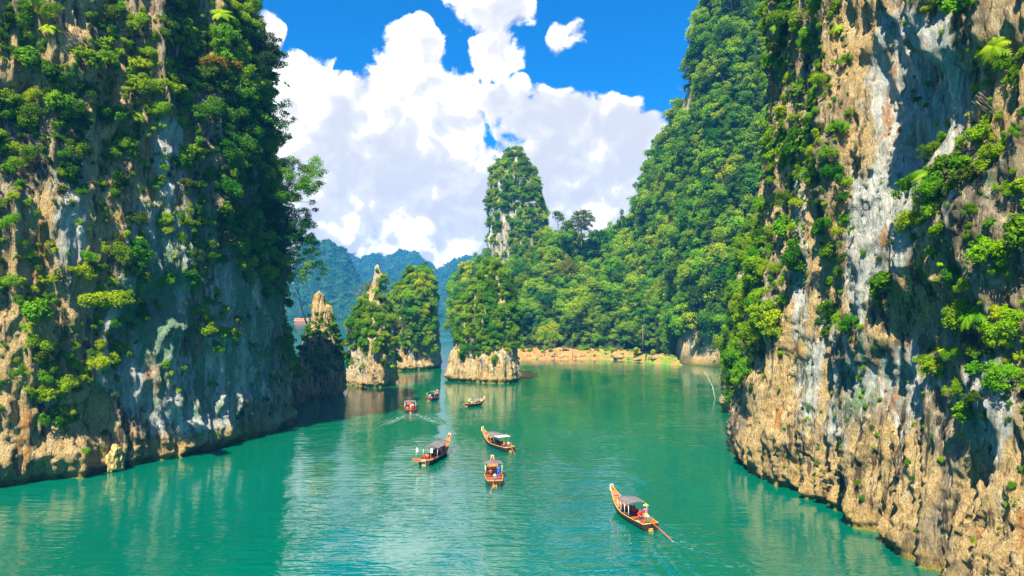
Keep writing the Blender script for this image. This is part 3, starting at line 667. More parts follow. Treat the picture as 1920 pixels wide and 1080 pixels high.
# ------------------------------------------------------------------ wooded ridge and mountains: real slopes between a shoreline and a skyline
NOTREE = [(1292, 190, 17, 60), (1262, 275, 12, 40), (1345, 330, 8, 40), (1345, 440, 16, 45), (1312, 645, 62, 44), (1372, 600, 12, 50), (1400, 300, 10, 40)]
def slope(name, label, cols, nu, nv, disp, attrs=(0.3, .3, 0), mat=None, backdepth=60):
    """cols: (px, py_sky, D_sky, py_shore) per control column"""
    c = np.array(cols, float); X = np.linspace(c[0, 0], c[-1, 0], nu)
    ys, Ds, yb = (np.interp(X, c[:, 0], c[:, k]) for k in (1, 2, 3))
    us, vs = ray(X, ys); ub, vb = ray(X, yb); Db = -20 / vb
    T = np.stack([us * Ds, Ds, 20 + vs * Ds], -1); Bt = np.stack([ub * Db, Db, 0 * Db - 1.2], -1)
    q = np.linspace(0, 1, nv)[None, :, None]; front = 0.82
    a = np.clip(q / front, 0, 1); b_ = np.clip((q - front) / (1 - front), 0, 1)
    P = Bt[:, None] * (1 - a) + T[:, None] * a
    bulge = np.sin(a * math.pi) * 0.06 * (T[:, None, 2:3]); P[..., 1:2] -= bulge * 0.5; P[..., 2:3] += bulge * .25
    P[..., 1:2] += b_ * backdepth; P[..., 2:3] -= (b_ ** 1.5) * (T[:, None, 2:3] + 1.2)
    D = disp(P) * sstep(0, .06, a[..., 0]); P[..., 1] -= D * .85; P[..., 2] += D * .35
    px, py, dd = proj(P)
    z1 = np.ones(px.shape)
    if attrs == 'hill':
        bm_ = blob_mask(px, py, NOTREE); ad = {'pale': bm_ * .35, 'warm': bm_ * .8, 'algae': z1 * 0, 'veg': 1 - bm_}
    else: ad = {'pale': z1 * attrs[0], 'warm': z1 * attrs[1], 'algae': z1 * attrs[2]}
    me = np_mesh(name, P.reshape(-1, 3), grid_faces(nu, nv), True, ad)
    o = link(name, me, mat=mat or ROCK); tag(o, label, 'hillside', kind='structure')
    dx = np.gradient(P, axis=0); dy = np.gradient(P, axis=1); NN = np.cross(dx, dy); ar = np.linalg.norm(NN, axis=-1); NN /= ar[..., None] + 1e-9
    if NN[..., 1][:, : nv // 2].mean() > 0: NN *= -1
    return dict(P=P, N=NN, px=px, py=py, area=ar, obj=o)
def hd(P):
    x, y, z = P[..., 0], P[..., 1], P[..., 2]
    return 8 * perlin(x / 26, y / 26, z / 40, seed=41) + 4.5 * ridge(x / 11, y / 11, z / 30, seed=42) + 1.4 * ridge(x / 4.5, y / 4.5, z / 11, seed=43) + .6 * perlin(x / 2, y / 2, z / 3, seed=44)
def hill_ground():
    m, t, b, out = new_mat('jungle_floor')
    P = t.new('ShaderNodeNewGeometry').outputs['Position']
    t.put(b.inputs['Base Color'], t.mix(t.mr(t.noise(P, .4, 6, .7), .35, .65), (0.02, 0.035, 0.012), (0.05, 0.09, 0.02))); b.inputs['Roughness'].default_value = 1
    return m
FLOOR = hill_ground()
hill = slope('karst_hill', 'steep jungle covered karst hill behind the far shore', [(852, 560, 318, 665.7), (864, 520, 316, 665.8), (905, 505, 316, 666.3), (960, 480, 316, 667.0), (1000, 455, 314, 667.5), (1050, 455, 312, 668.1), (1100, 468, 312, 668.7), (1150, 455, 308, 669.3), (1180, 425, 304, 669.6), (1210, 360, 296, 670.0), (1245, 270, 288, 670.4),
        (1275, 215, 266, 682.0), (1295, 150, 260, 684.0), (1315, 60, 255, 686.0), (1335, -10, 250, 688.0), (1350, -60, 246, 690.0), (1400, -70, 240, 693.0), (1480, -70, 232, 697.0), (1600, -60, 220, 705.0)], 330, 260, hd, attrs='hill')
# shore bank of earth in front of the forest
def bank():
    X = np.linspace(930, 1285, 240); yb = np.interp(X, [930, 1000, 1150, 1200, 1255, 1360, 1420], [674.5, 675, 676, 680, 686, 690, 692])
    ub, vb = ray(X, yb); Db = -20 / vb; nv = 46; q = np.linspace(0, 1, nv)[None, :]
    P = np.zeros((len(X), nv, 3)); dep = 1 + q * 22
    P[..., 1] = Db[:, None] + dep - 2.5; P[..., 0] = (ub * Db)[:, None] + 0 * q
    x, y = P[..., 0], P[..., 1]
    P[..., 2] = -1.0 + 3.4 * sstep(0, 1, q * 1.05) + (.8 * perlin(x / 7, y / 7, 0 * x, seed=51) + .8 * ridge(x / 3.2, y / 3.2, 0 * x, seed=52) + .35 * ridge(x / 1.1, y / 1.1, 0 * x, seed=53)) * sstep(0, .3, q)
    m, t, b, out = new_mat('clay_bank'); Pn = t.new('ShaderNodeNewGeometry').outputs['Position']
    n = t.noise(Pn, .5, 6, .65); c = t.mix(t.mr(n, .3, .7), (0.30, 0.14, 0.045), (0.52, 0.27, 0.09))
    c = t.mix(t.mr(t.noise(t.mapping(Pn, scale=(1, 1, 3)), 1.6, 6, .7), .58, .66), c, (0.10, 0.06, 0.035))
    sx = t.new('ShaderNodeSeparateXYZ'); t.put(sx.inputs[0], Pn)
    grass = t.math('MULTIPLY', t.mr(t.noise(Pn, .22, 4, .6), .44, .54), t.mr(sx.outputs[0], 26, 42)); c = t.mix(grass, c, t.mix(t.mr(t.noise(Pn, 2, 4, .6), .4, .6), (0.07, 0.20, 0.01), (0.22, 0.26, 0.02)))
    g2 = t.mr(t.noise(t.mapping(Pn, loc=(9, 9, 0)), .3, 3, .6), .58, .64); c = t.mix(g2, c, (0.09, 0.24, 0.01))
    c = t.mix(t.mr(t.noise(t.mapping(Pn, loc=(19, 2, 0)), .45, 4, .6), .60, .66, 0, .7), c, (0.42, 0.06, 0.03))
    t.put(b.inputs['Base Color'], c); b.inputs['Roughness'].default_value = 1; t.put(b.inputs['Normal'], t.bump(t.noise(Pn, 2.5, 7, .7), 1, .4))
    me = np_mesh('shore_bank', P.reshape(-1, 3), grid_faces(len(X), nv), True); o = link('shore_bank', me, mat=m)
    tag(o, 'bare ochre clay bank along the far shore', 'bank', kind='structure'); return P
BANKP = bank()

def md(P, s=1.0):
    x, y, z = P[..., 0] / s, P[..., 1] / s, P[..., 2] / s
    d = 30 * perlin(x / 160, y / 160, z / 200, seed=61) + 26 * ridge(x / 70, y / 70, z / 140, seed=62) + 9 * perlin(x / 26, y / 26, z / 40, seed=63)
    return (d + 5 * (1 - 2 * np.abs(perlin(x / 11, y / 11, z / 11, seed=64))) - 14) * s
def mount_mat():
    m, t, b, out = new_mat('mountain_jungle'); P = t.new('ShaderNodeNewGeometry').outputs['Position']
    c = t.mix(t.mr(t.noise(P, .06, 8, .75), .38, .62), (0.012, 0.045, 0.018), (0.06, 0.17, 0.04)); t.put(b.inputs['Base Color'], c); b.inputs['Roughness'].default_value = 1
    t.put(b.inputs['Normal'], t.bump(t.vor(P, .12), 1.0, -6.0)); return m
MM = mount_mat()
def scale_cols(c): return c
mt_a = slope('near_mountain', 'hazy karst mountain with rounded knobs beyond the gap', [(250, 520, 1350, 596), (350, 470, 1350, 597), (430, 480, 1300, 598), (500, 500, 1250, 599), (545, 520, 1230, 599), (562, 498, 1235, 599), (568, 470, 1235, 599), (574, 456, 1235, 599), (586, 452, 1235, 599), (594, 460, 1235, 599), (599, 484, 1235, 599), (604, 484, 1235, 599), (608, 460, 1235, 599), (616, 457, 1235, 599), (624, 466, 1235, 599), (629, 484, 1235, 599), (634, 474, 1235, 599), (642, 470, 1235, 599), (647, 490, 1235, 599), (655, 508, 1235, 599), (675, 530, 1280, 600), (720, 560, 1320, 600), (800, 575, 1400, 600)],
             340, 90, lambda P: md(P) * .07, mat=MM, backdepth=300)
mt_b = slope('far_mountain', 'long blue mountain range on the horizon', [(200, 500, 2000, 594), (450, 520, 2000, 594), (600, 520, 2000, 594), (640, 490, 2000, 594), (655, 482, 2000, 594), (668, 492, 2000, 594), (690, 488, 2000, 594), (706, 478, 2000, 594), (716, 490, 2000, 594), (735, 482, 2000, 594), (752, 475, 2000, 594), (778, 478, 2000, 594), (790, 490, 2000, 594), (805, 498, 2000, 594), (815, 512, 2000, 594), (832, 508, 2000, 594), (850, 495, 2000, 594), (875, 486, 2000, 594), (920, 492, 2000, 594), (1000, 500, 2000, 594), (1200, 480, 2000, 594), (1500, 500, 2000, 594), (1900, 520, 2000, 594)],
             420, 70, lambda P: md(P) * .10, mat=MM, backdepth=220)

# ------------------------------------------------------------------ planting
def treg_hill(px, py):
    if py > 560: return 'low shore'
    if px < 1130: return 'saddle' if px > 1020 or py > 480 else 'pillar foot'
    if px < 1230: return 'mid slope'
    return 'high slope' if py < 330 else 'steep face'
s_ = dict(hill); bare = blob_mask(hill['px'], hill['py'], NOTREE); s_['area'] = hill['area'] * (1 - np.clip(bare * 1.1, 0, 1)) * (hill['py'] > -200) * (hill['px'] < 1500)
s_['area'][:, int(260 * .86):] = 0
sow(s_, [(1150, 300, 3000, 3000, 1)], 2.9, 1.7, 6.2, treg_hill, 'tree', tries=1.6, tilt=.15, noise_s=14, zmin=5.5)
s_['area'] = s_['area'] + hill['area'] * bare * .15
sow(s_, [(1150, 300, 3000, 3000, 1)], 3.2, 1.2, 2.4, 'hill', 'shrub', tries=1.0, tilt=.35, noise_s=9, zmin=5.0)
for nm, sf, sp_, a, b_, blobs in (
        ('islet middle', isl_a, 1.7, 1.1, 2.8, [(905, 570, 90, 95, 1)]),
        ('islet slab', isl_b, 1.5, 1.1, 2.6, [(650, 575, 60, 60, 1), (700, 610, 50, 55, .9), (722, 530, 18, 20, .7)]),
        ('islet wide', isl_c, 2.0, 1.6, 3.5, [(780, 570, 80, 90, 1)]),
        ('islet twin', isl_d, 1.2, .5, 1.3, [(605, 650, 60, 60, 1), (630, 600, 25, 40, .8), (580, 600, 25, 30, .7)]),
        ('islet twin', t2, 1.0, .4, 1.0, [(612, 620, 30, 30, 1), (620, 650, 30, 40, 1)]),
        ('spur', spur, 1.7, 1.0, 2.3, [(530, 600, 90, 130, 1)]),
        ('pillar', pillar, 2.6, 1.6, 3.3, [(965, 310, 70, 65, 1), (1005, 385, 45, 80, 1), (950, 370, 40, 30, 1), (990, 450, 40, 60, 1), (930, 400, 15, 60, .5)])):
    big = nm in ('islet middle', 'islet wide', 'pillar')
    sow(sf, blobs, sp_, a, b_, nm, 'tree' if big else 'shrub', tries=1.6, tilt=.3, noise_s=4, zmin=5.5, base_dens=.04)
    sow(sf, blobs, sp_ * 1.1, a * .6, b_ * .6, nm, 'shrub', tries=1.0, tilt=.4, noise_s=3, zmin=4.5, base_dens=.06)
lreg = lambda px, py: ('left dark edge' if px > 400 else 'left top') if py < 420 else ('left low' if px < 300 else 'left wall')
rreg = lambda px, py: 'right spur' if px < 1432 else ('right gully' if px < 1600 else ('right outcrop' if px > 1700 else 'right face'))
sow(left, L_VEG, 1.9, .9, 2.5, lreg, 'shrub', base_dens=.0, tries=1.0, tilt=.45, noise_s=4, veg_noise=1.6)
sow(left, L_VEG, 1.1, .35, 1.0, lreg, 'shrub', base_dens=.10, tries=.7, tilt=.5, noise_s=2.5)
sow(left, [(480, 250, 90, 260, 1), (535, 380, 50, 140, 1), (100, 230, 120, 90, .25)], 3.0, 1.6, 3.4, lreg, 'tree', tries=1.0, tilt=.5)
sow(right, R_VEG, 1.5, .6, 1.9, rreg, 'shrub', tries=1.0, tilt=.45, noise_s=3.5, veg_noise=1.5)
sow(right, R_VEG, .8, .18, .6, rreg, 'shrub', base_dens=.11, tries=.55, tilt=.5, noise_s=1.8)
sow(right, [(1385, 560, 45, 180, 1), (1400, 420, 40, 60, 1)], 2.2, 1.3, 2.8, rreg, 'tree', tries=1.2, tilt=.5)
# low bushes along the bank
for i in range(90):
    ix = rnd.randrange(len(BANKP)); jx = rnd.randrange(22, 46); p = BANKP[ix, jx]
    plant('shrub', 'bank', p, rnd.uniform(.5, 1.6) * (1.3 if jx > 34 else .8), (0, 0, 1), 0)

# far mountain forest (one mass)
mitems = []
for sf, n, s0, s1 in ((mt_a, 4200, 5, 10), (mt_b, 2500, 9, 17)):
    P = sf['P'][:, :int(sf['P'].shape[1] * .84)].reshape(-1, 3); A = sf['area'][:, :int(sf['P'].shape[1] * .84)].ravel(); pxx = sf['px'][:, :int(sf['P'].shape[1] * .84)].ravel()
    A = A * ((pxx > 520) & (pxx < 920)); idx = rng.choice(len(P), n, p=A / A.sum())
    for i in idx:
        s = rnd.uniform(s0, s1); mitems.append((P[i] + np.array([0, 0, s * .1]), (rnd.uniform(-.2, .2), rnd.uniform(-.2, .2), rnd.uniform(0, 6.28)), (s, s, s), rnd.randrange(3)))
mo = scatter_obj('mountain_forest', 'blue hazed forest coating the distant mountains', mitems, 'far')
mo['category'] = 'forest'

PH = {'low shore': 'behind the clay bank', 'saddle': 'on the wooded saddle', 'pillar foot': 'at the foot of the rock pillar', 'mid slope': 'on the slope right of the saddle', 'high slope': 'high on the steep hill', 'steep face': 'on the steep hillside',
      'hill': 'between trees of the jungle hill', 'islet middle': 'on the broad middle islet', 'islet slab': 'on the slab-footed islet', 'islet wide': 'on the low wide islet', 'islet twin': 'on the twin-spired islet', 'spur': 'on the dark left spur', 'pillar': 'on the tall rock pillar',
      'left dark edge': 'on the shaded left cliff edge', 'left top': 'on the sunlit left cliff', 'left low': 'low on the left cliff', 'left wall': 'on the pale wall of the left cliff', 'right spur': 'on the green spur of the right cliff', 'right gully': 'in the gully of the right cliff', 'right outcrop': 'on the far right outcrop', 'right face': 'on the right cliff face', 'bank': 'on the clay bank'}
GL = {  # region: (tree label, shrub label)
 'low shore': ('leafy jungle tree low on the slope above the clay bank', None), 'saddle': ('jungle tree on the wooded saddle between pillar and steep hill', None), 'pillar foot': ('jungle tree growing round the foot of the rock pillar', None),
 'mid slope': ('jungle tree on the slope rising right of the saddle', None), 'high slope': ('jungle tree high on the steep hill against the blue sky', None), 'steep face': ('jungle tree clinging to the steep face left of the right cliff', None),
 'hill': (None, 'understorey shrub between the trees of the jungle hill'),
 'islet middle': ('tree crowded on the broad middle islet', 'shrub low on the broad middle islet'), 'islet slab': (None, 'shrub growing on the islet with slanting pale slabs'),
 'islet wide': ('tree on the low wide islet behind the slab islet', 'shrub low on the wide islet behind the slab islet'), 'islet twin': (None, 'small shrub on the jagged twin-spired islet'),
 'spur': (None, 'shaded shrub on the dark spur beyond the left cliff'), 'pillar': ('tree growing on the tall rock pillar', 'shrub clinging to the tall rock pillar'),
 'left dark edge': ('shaded tree on the right edge of the left cliff against the clouds', 'shaded shrub near the right edge of the left cliff'), 'left top': ('sunlit tree high on the left cliff', 'sunlit green shrub high on the left cliff'),
 'left low': (None, 'bright green shrub on the lower sunlit part of the left cliff'), 'left wall': ('shaded tree over the pale wall of the left cliff', 'shrub hanging on the shaded pale wall of the left cliff'),
 'right spur': ('tree spilling down the green spur beside the right cliff', 'shrub on the green spur beside the right cliff'), 'right gully': (None, 'shrub in the dark gully at the left of the right cliff'),
 'right outcrop': (None, 'leafy shrub on the sunlit outcrop at the far right'), 'right face': (None, 'small tuft of shrub on the bare face of the right cliff'), 'bank': (None, 'low bright bush on the clay bank of the far shore')}
EDG = {}
def score(it):
    P = np.array(it['pos']); px, py, d = proj(P)
    if px < -30 or px > 1950 or py < -40 or py > 1100: return 0
    return it['s'] / float(d)
for kind in ('tree', 'shrub'):
    items = sorted(POOL[kind], key=score, reverse=True)
    top, rest = items[:298], items[298:]
    for rg in set(i['region'] for i in top):
        xs_ = sorted(float(proj(np.array(i['pos']))[0]) for i in top if i['region'] == rg); EDG[(kind, rg)] = (xs_[len(xs_) // 3], xs_[2 * len(xs_) // 3])
    for it in top:
        me = (TREE[it['idx']] if kind == 'tree' else SHRUBS[it['idx']])
        ph = PH[it['region']]; ip = proj(np.array(it['pos'])); nS = len(BUSH)
        form = ('domed', 'lopsided', 'spreading', 'tufted', 'broad', 'uneven')[it['idx'] % 6] + ' green crown' if kind == 'tree' else (('rounded leafy shrub', 'ragged green shrub', 'domed leafy bush', 'lopsided bush', 'spreading shrub', 'tufted bush')[it['idx']] if it['idx'] < nS else ('fern-like rosette', 'hanging creeper', 'hanging vine curtain', 'dry olive-brown creeper', 'olive-tinted bush', 'bare twiggy shrub', 'tangle of hanging roots', 'feathery shrub')[it['idx'] - nS])
        sz_ = it['s'] * F / ip[2]; size = 'large' if sz_ > (24 if kind == 'shrub' else 16) else ('small' if sz_ < (15 if kind == 'shrub' else 12) else 'middling')
        py_ = ip[1]; band = 'near the top' if py_ < 270 else ('above mid height' if py_ < 450 else ('around mid height' if py_ < 620 else 'near the water'))
        e0, e1 = EDG[(kind, it['region'])]; side = 'left side' if ip[0] < e0 else ('right side' if ip[0] > e1 else 'middle')
        lab = '%s %s %s, %s, %s' % (size, form, ph, band, side)
        if len(lab.split()) > 16: lab = '%s %s %s, %s' % (size, form, ph, side)
        if kind == 'tree' and score(it) * F > 11:
            o = empty('jungle_tree', it['pos']); o.rotation_euler = it['rot']; o.scale = it['scl']
            link('crown', me, o); link('trunk', TRUNK[it['idx'] % 3], o)
        else:
            o = link('jungle_tree' if kind == 'tree' else 'cliff_shrub', me); o.location = it['pos']; o.rotation_euler = it['rot']; o.scale = it['scl']
        tag(o, lab, kind, group=('trees, ' if kind == 'tree' else 'shrubs, ') + it['region'])
    by = {}
    for it in rest: by.setdefault(it['region'].split()[0], []).append((it['pos'], it['rot'], it['scl'], it['idx']))
    for rg, its in by.items():
        scatter_obj('jungle_canopy' if kind == 'tree' else 'cliff_undergrowth', ('mass of jungle crowns, ' if kind == 'tree' else 'mass of small shrubs and creepers, ') + {'low': 'low above the far shore', 'saddle': 'across the wooded saddle', 'pillar': 'round the rock pillar', 'mid': 'on the middle slope', 'high': 'on the high slope', 'steep': 'on the steep face', 'hill': 'under the trees of the hill', 'islet': 'on the rock islets', 'spur': 'on the dark left spur', 'left': 'over the left cliff', 'right': 'over the right cliff', 'bank': 'along the clay bank'}[rg], its, kind)
for q_, sf_ in (('isl_d', isl_d), ('t2', t2), ('spur', spur), ('isl_b', isl_b)): print(q_, sf_['px'].min(), sf_['px'].max(), sf_['py'].min(), sf_['py'].max(), sum(1 for k_ in POOL['shrub'] if k_['region'] == {'isl_d': 'islet twin', 'spur': 'spur', 'isl_b': 'islet slab'}.get(q_)))
print('pool', {k: len(v) for k, v in POOL.items()})
POST_HOOK = True

# ------------------------------------------------------------------ single notable trees
def special_tree(name, label, pos, h, blobs, n, leaf, mat, seed, r0, lean=(0, 0), nbr=7, top_r=None, start=.5, bark=None, group=None, up=.4, wob=.06):
    r = random.Random(seed); t = empty(name, pos); tag(t, label, 'tree', group)
    V, Fc = tube_mesh(branch_paths(r, h, r0, top_r or h * .3, nbr, start, lean, wob), 7); link('trunk', poly_mesh('trunk', V, Fc, bark or BARK, True), t)
    if blobs: link('crown', foliage_mesh('crown', mat, blobs, n, leaf, seed, up=up), t)
    return t
def umb(r, R0, cz, n, s, dz=.6, sz=.35):
    out = []
    for i in range(n):
        a = 2.4 * i + r.uniform(-.3, .3); q = math.sqrt((i + .5) / n); rr = R0 * q
        out.append((rr * math.cos(a), rr * math.sin(a), cz + dz * (1 - q * q) + r.uniform(-.1, .1) * s * 3, s * r.uniform(.7, 1.2), s * r.uniform(.7, 1.2), s * sz))
    return out
r1 = random.Random(5)
p = at(1092, 462, 292)
lone = [b for k, Rk in enumerate((3.2, 5.6, 6.3, 6.0, 5.0, 3.2)) for b in [(x, y, 7.2 + 1.45 * k + z, a, b2, c) for (x, y, z, a, b2, c) in umb(r1, Rk, 0, 7 + 5 * (k in (1, 2, 3, 4)), 1.35, .8, .55)]]
special_tree('umbrella_tree', 'lone tall umbrella-crowned tree standing on the saddle against the clouds', p, 16.5, lone, 6500, .25, LEAF_OLIVE, 8, .42, nbr=14, top_r=6.0, start=.42)
p = at(1047, 445, 290)
special_tree('round_crowned_tree', 'small round-crowned tree on the saddle between the pillar and the umbrella tree', p, 9, [(0, 0, 9, 2.6, 2.4, 1.9), (1.5, 0, 7.6, 1.6, 1.4, 1.0), (-1, 0, 10.4, 1.6, 1.5, 1.1)], 900, .3, LEAF, 9, .25)
p = at(1128, 456, 290)
special_tree('round_crowned_tree', 'low dark round-crowned tree just right of the umbrella tree', p, 4.5, [(0, 0, 4, 2.6, 2.2, 1.5), (-1.2, 0, 3, 1.5, 1.4, 1.2)], 700, .3, LEAF_DARK, 10, .2)
p = at(1166, 425, 284)
special_tree('slender_tree', 'thin spindly tree poking up left of the steep hill skyline', p, 7, [(0, 0, 6, .9, .8, 1.4), (.3, 0, 3.8, 1.2, 1, .8)], 350, .25, LEAF_OLIVE, 12, .14)
p = at(1062, 530, 262)
r2 = random.Random(77)
special_tree('olive_tree', 'rounded brownish olive tree amid the green jungle below the saddle', p, 5, [(x * 5, y * 5, z * 5 + 4, a * 5, b2 * 5, c * 5) for x, y, z, a, b2, c in rb(r2, 14, .75, .1, .7, .33)], 3600, .3, LEAF_OLIVE, 13, .3)
p = at(1030, 545, 252)
special_tree('olive_tree', 'smaller brown-tinged tree left of the rounded olive tree', p, 4, [(x * 2.6, y * 2.6, z * 2.6 + 3, a * 2.6, b2 * 2.6, c * 2.6) for x, y, z, a, b2, c in rb(r2, 10, .7, .1, .7, .36)], 1300, .25, LEAF_OLIVE, 14, .2)
# golden shrub and big overhanging trees on the left cliff
p = at(405, 125, 98)
o = link('golden_shrub', foliage_mesh('golden_leaves', LEAF_GOLD, [(x * 3.4, y * 2.2, z * 1.6, a * 2.6, b2 * 2, c * 1.6) for x, y, z, a, b2, c in rb(r2, 12, .9, .1, .5, .35)], 1500, .17, 90)); o.location = p
tag(o, 'golden orange leaved shrub on the dark upper part of the left cliff', 'shrub')
def over_tree(label, px, py, D, R0, seed, mat, flatx=1.0, n=14000):
    r = random.Random(seed); root = at(px - 45, py + 60, D + 1); c = at(px, py, D) - root
    t = empty('overhanging_tree', root); tag(t, label, 'tree')
    bl = []
    paths = []
    main = [((0, 0, 0), .32), (tuple(c * .35 + np.array([0, 0, .2])), .24), (tuple(c * .7), .17), (tuple(c), .09)]
    paths.append(main)
    for i in range(64):
        a = 2.4 * i; q = math.sqrt((i + .5) / 64); e = r.uniform(-.55, .75)
        b0 = c + np.array([R0 * q * math.cos(a) * flatx, R0 * .6 * q * math.sin(a), R0 * e * 1.05])
        s = R0 * r.uniform(.09, .24); bl.append((*b0, s, s, s * r.uniform(.5, .9)))
        k = r.choice([.35, .6, .8, 1.0]); s0 = c * k; mid = (s0 + b0) / 2 + np.array([0, 0, -.25])
        paths.append([(tuple(s0), .055), (tuple(mid), .035), (tuple(b0), .015)])
    V, Fc = tube_mesh(paths, 6); link('trunk', poly_mesh('trunk', V, Fc, BARK, True), t)
    link('crown', foliage_mesh('crown', mat, bl, n, .135, seed, up=.3, flat=.8), t)
over_tree('large bright tree leaning out from the left cliff in front of the clouds', 545, 345, 108, 5.2, 21, LEAF)
over_tree('dark leafy tree below the bright leaning tree on the left cliff edge', 540, 430, 109, 4.6, 22, LEAF_DARK)
over_tree('low branching tree on the left cliff edge in front of the blue mountains', 545, 500, 111, 3.8, 23, LEAF, 1.5, 7000)
over_tree('sparse dark tree high on the left cliff edge near the top of the picture', 478, 110, 105, 4.6, 24, LEAF_DARK)
over_tree('feathery tree in the middle of the left cliff edge', 500, 230, 106, 4.2, 25, LEAF_DARK, 1.0, 7000)
over_tree('green tree at the very top of the left cliff edge', 440, 30, 103, 4.0, 26, LEAF)
# the big round shrub on the left face
p = at(208, 572, 79.5)
o = link('round_shrub', foliage_mesh('round_shrub', LEAF, [(x * 3.0, y * 1.8 - .4, z * 2.4, a * 2.6, b2 * 2.0, c * 2.0) for x, y, z, a, b2, c in rb(r2, 16, .85, .1, .7, .36)], 3800, .16, 91)); o.location = p
tag(o, 'large domed bright green shrub beside the pale wall of the left cliff', 'shrub')
# palm
p = at(1205, 640, 243)
t = empty('palm_tree', p); tag(t, 'palm tree with drooping fronds at the foot of the jungle slope', 'tree')
V, Fc = tube_mesh([[((0, 0, -3), .28), ((.1, 0, 3), .24), ((0, 0, 7), .2), ((.1, 0, 11), .17)]], 7); link('trunk', poly_mesh('trunk', V, Fc, BARK, True), t)
fr = link('fronds', frond_mesh('fronds', LEAF, 18, 44, .95, 5.2, .11), t); fr.location = (0, 0, 11)
# shore trunks
for i, (px, py, Dd, h, lab, crown) in enumerate([(1021, 668, 247, 8.0, 'straight pale trunked tree at the clay bank left of the leaning one', True), (1038, 676, 243, 9.5, 'slender leaning tree standing at the water edge of the clay bank', True), (1073, 672, 244, 6.5, 'thin bare sapling on the clay bank', False)]):
    r = random.Random(60 + i); p = at(px, py, Dd); p[2] = max(p[2], .2)
    special_tree('shore_tree', lab, p, h, [(0, 0, h, 1.7, 1.5, 1.2), (1, 0, h - 1.2, 1.2, 1, .7)] if crown else [], 500, .25, LEAF, 61 + i, .14, lean=(.9 if i == 1 else .1, 0), nbr=5, top_r=1.6, start=.6, bark=BARK)
# dead branches
def stick(name, label, pts, r0, mat, cat='dead branch'):
    V, Fc = tube_mesh([[(p_, r0 * (1 - .75 * i / (len(pts) - 1))) for i, p_ in enumerate(pts)]], 6)
    o_ = np.array(pts[0]); V = [tuple(np.array(v) - o_) for v in V]
    o = link(name, poly_mesh(name, V, Fc, mat, True)); o.location = o_; tag(o, label, cat)
stick('dead_branch', 'thin bare pole sticking out of the water by the right cliff', [tuple(water_pt(1341, 748)), tuple(at(1336, 725, 150)), tuple(at(1327, 706, 150)), tuple(at(1321, 697, 150))], .09, BARK_PALE)
stick('dead_branch', 'small bent twig in the water beside the slab islet', [tuple(water_pt(650, 742)), tuple(at(655, 733, 155)), tuple(at(658, 727, 155))], .10, BARK)
V, Fc = tube_mesh([[((0, 0, 0), .22), ((-1.0, 0, 3), .2), ((-1.6, 0, 6), .16), ((-3.2, 0, 9), .08)], [((-1.3, 0, 4.5), .12), ((-2.6, 0, 6.2), .07), ((-3.0, 0, 7.6), .03)], [((-2.0, 0, 6.8), .1), ((-1.2, 0, 8.4), .04)]], 6)
o = link('dead_tree', poly_mesh('dead_tree', V, Fc, BARK_PALE, True)); o.location = at(575, 607, 143); tag(o, 'pale leafless trunk leaning left behind the twin-spired islet', 'dead tree')

# ------------------------------------------------------------------ boats
M_HULL = plain('tarred_hull', (0.030, 0.022, 0.016), .45, var=.4, scale=3); M_WOOD = plain('varnished_wood', (0.50, 0.15, 0.03), .4, var=.35, scale=4)
M_WOODL = plain('yellow_wood', (0.72, 0.42, 0.10), .45, var=.25, scale=4); M_RIM = plain('yellow_rim', (0.66, 0.36, 0.07), .4, var=.2)
M_DECK = plain('red_brown_deck', (0.33, 0.08, 0.03), .5, var=.35, scale=4); M_WHITE = plain('white_paint', (0.8, 0.76, 0.70), .5, var=.1)
M_RED = plain('red_cloth', (0.70, 0.03, 0.03), .7, var=.2); M_PINK = plain('pink_cloth', (0.75, 0.12, 0.30), .8, var=.1); M_TARP = plain('grey_tarpaulin', (0.125, 0.115, 0.125), .7, var=.3, scale=1.2)
M_TARPL = plain('pale_tarpaulin', (0.62, 0.52, 0.55), .6, var=.15, scale=1.2); M_METAL = plain('grey_metal', (0.35, 0.34, 0.32), .4, .6, var=.3); M_ENG = plain('engine_metal', (0.25, 0.24, 0.18), .45, .5, var=.5, scale=12)
M_BLUE = plain('blue_plastic', (0.02, 0.12, 0.62), .5, var=.15); M_ORANGE = plain('orange_vest', (0.85, 0.20, 0.02), .7, var=.15); M_SHAFT = plain('red_shaft', (0.55, 0.09, 0.05), .5, var=.2)
M_SKIN = plain('skin', (0.36, 0.19, 0.11), .6, var=.1); M_HAIR = plain('hair', (0.015, 0.012, 0.01), .6, var=.2); M_DENIM = plain('dark_trousers', (0.03, 0.04, 0.09), .8, var=.2)
M_GREEN = plain('green_paint', (0.03, 0.42, 0.20), .5, var=.15); M_CREAM = plain('cream_straw', (0.72, 0.62, 0.38), .8, var=.15); M_YEL = plain('yellow_cloth', (0.85, 0.60, 0.04), .7, var=.15); M_LBLUE = plain('light_blue_cloth', (0.15, 0.45, 0.75), .7, var=.1)
M_NAVY = plain('navy_cloth', (0.02, 0.03, 0.12), .8, var=.2); M_LIME = plain('lime_cloth', (0.45, 0.75, 0.08), .8, var=.1)

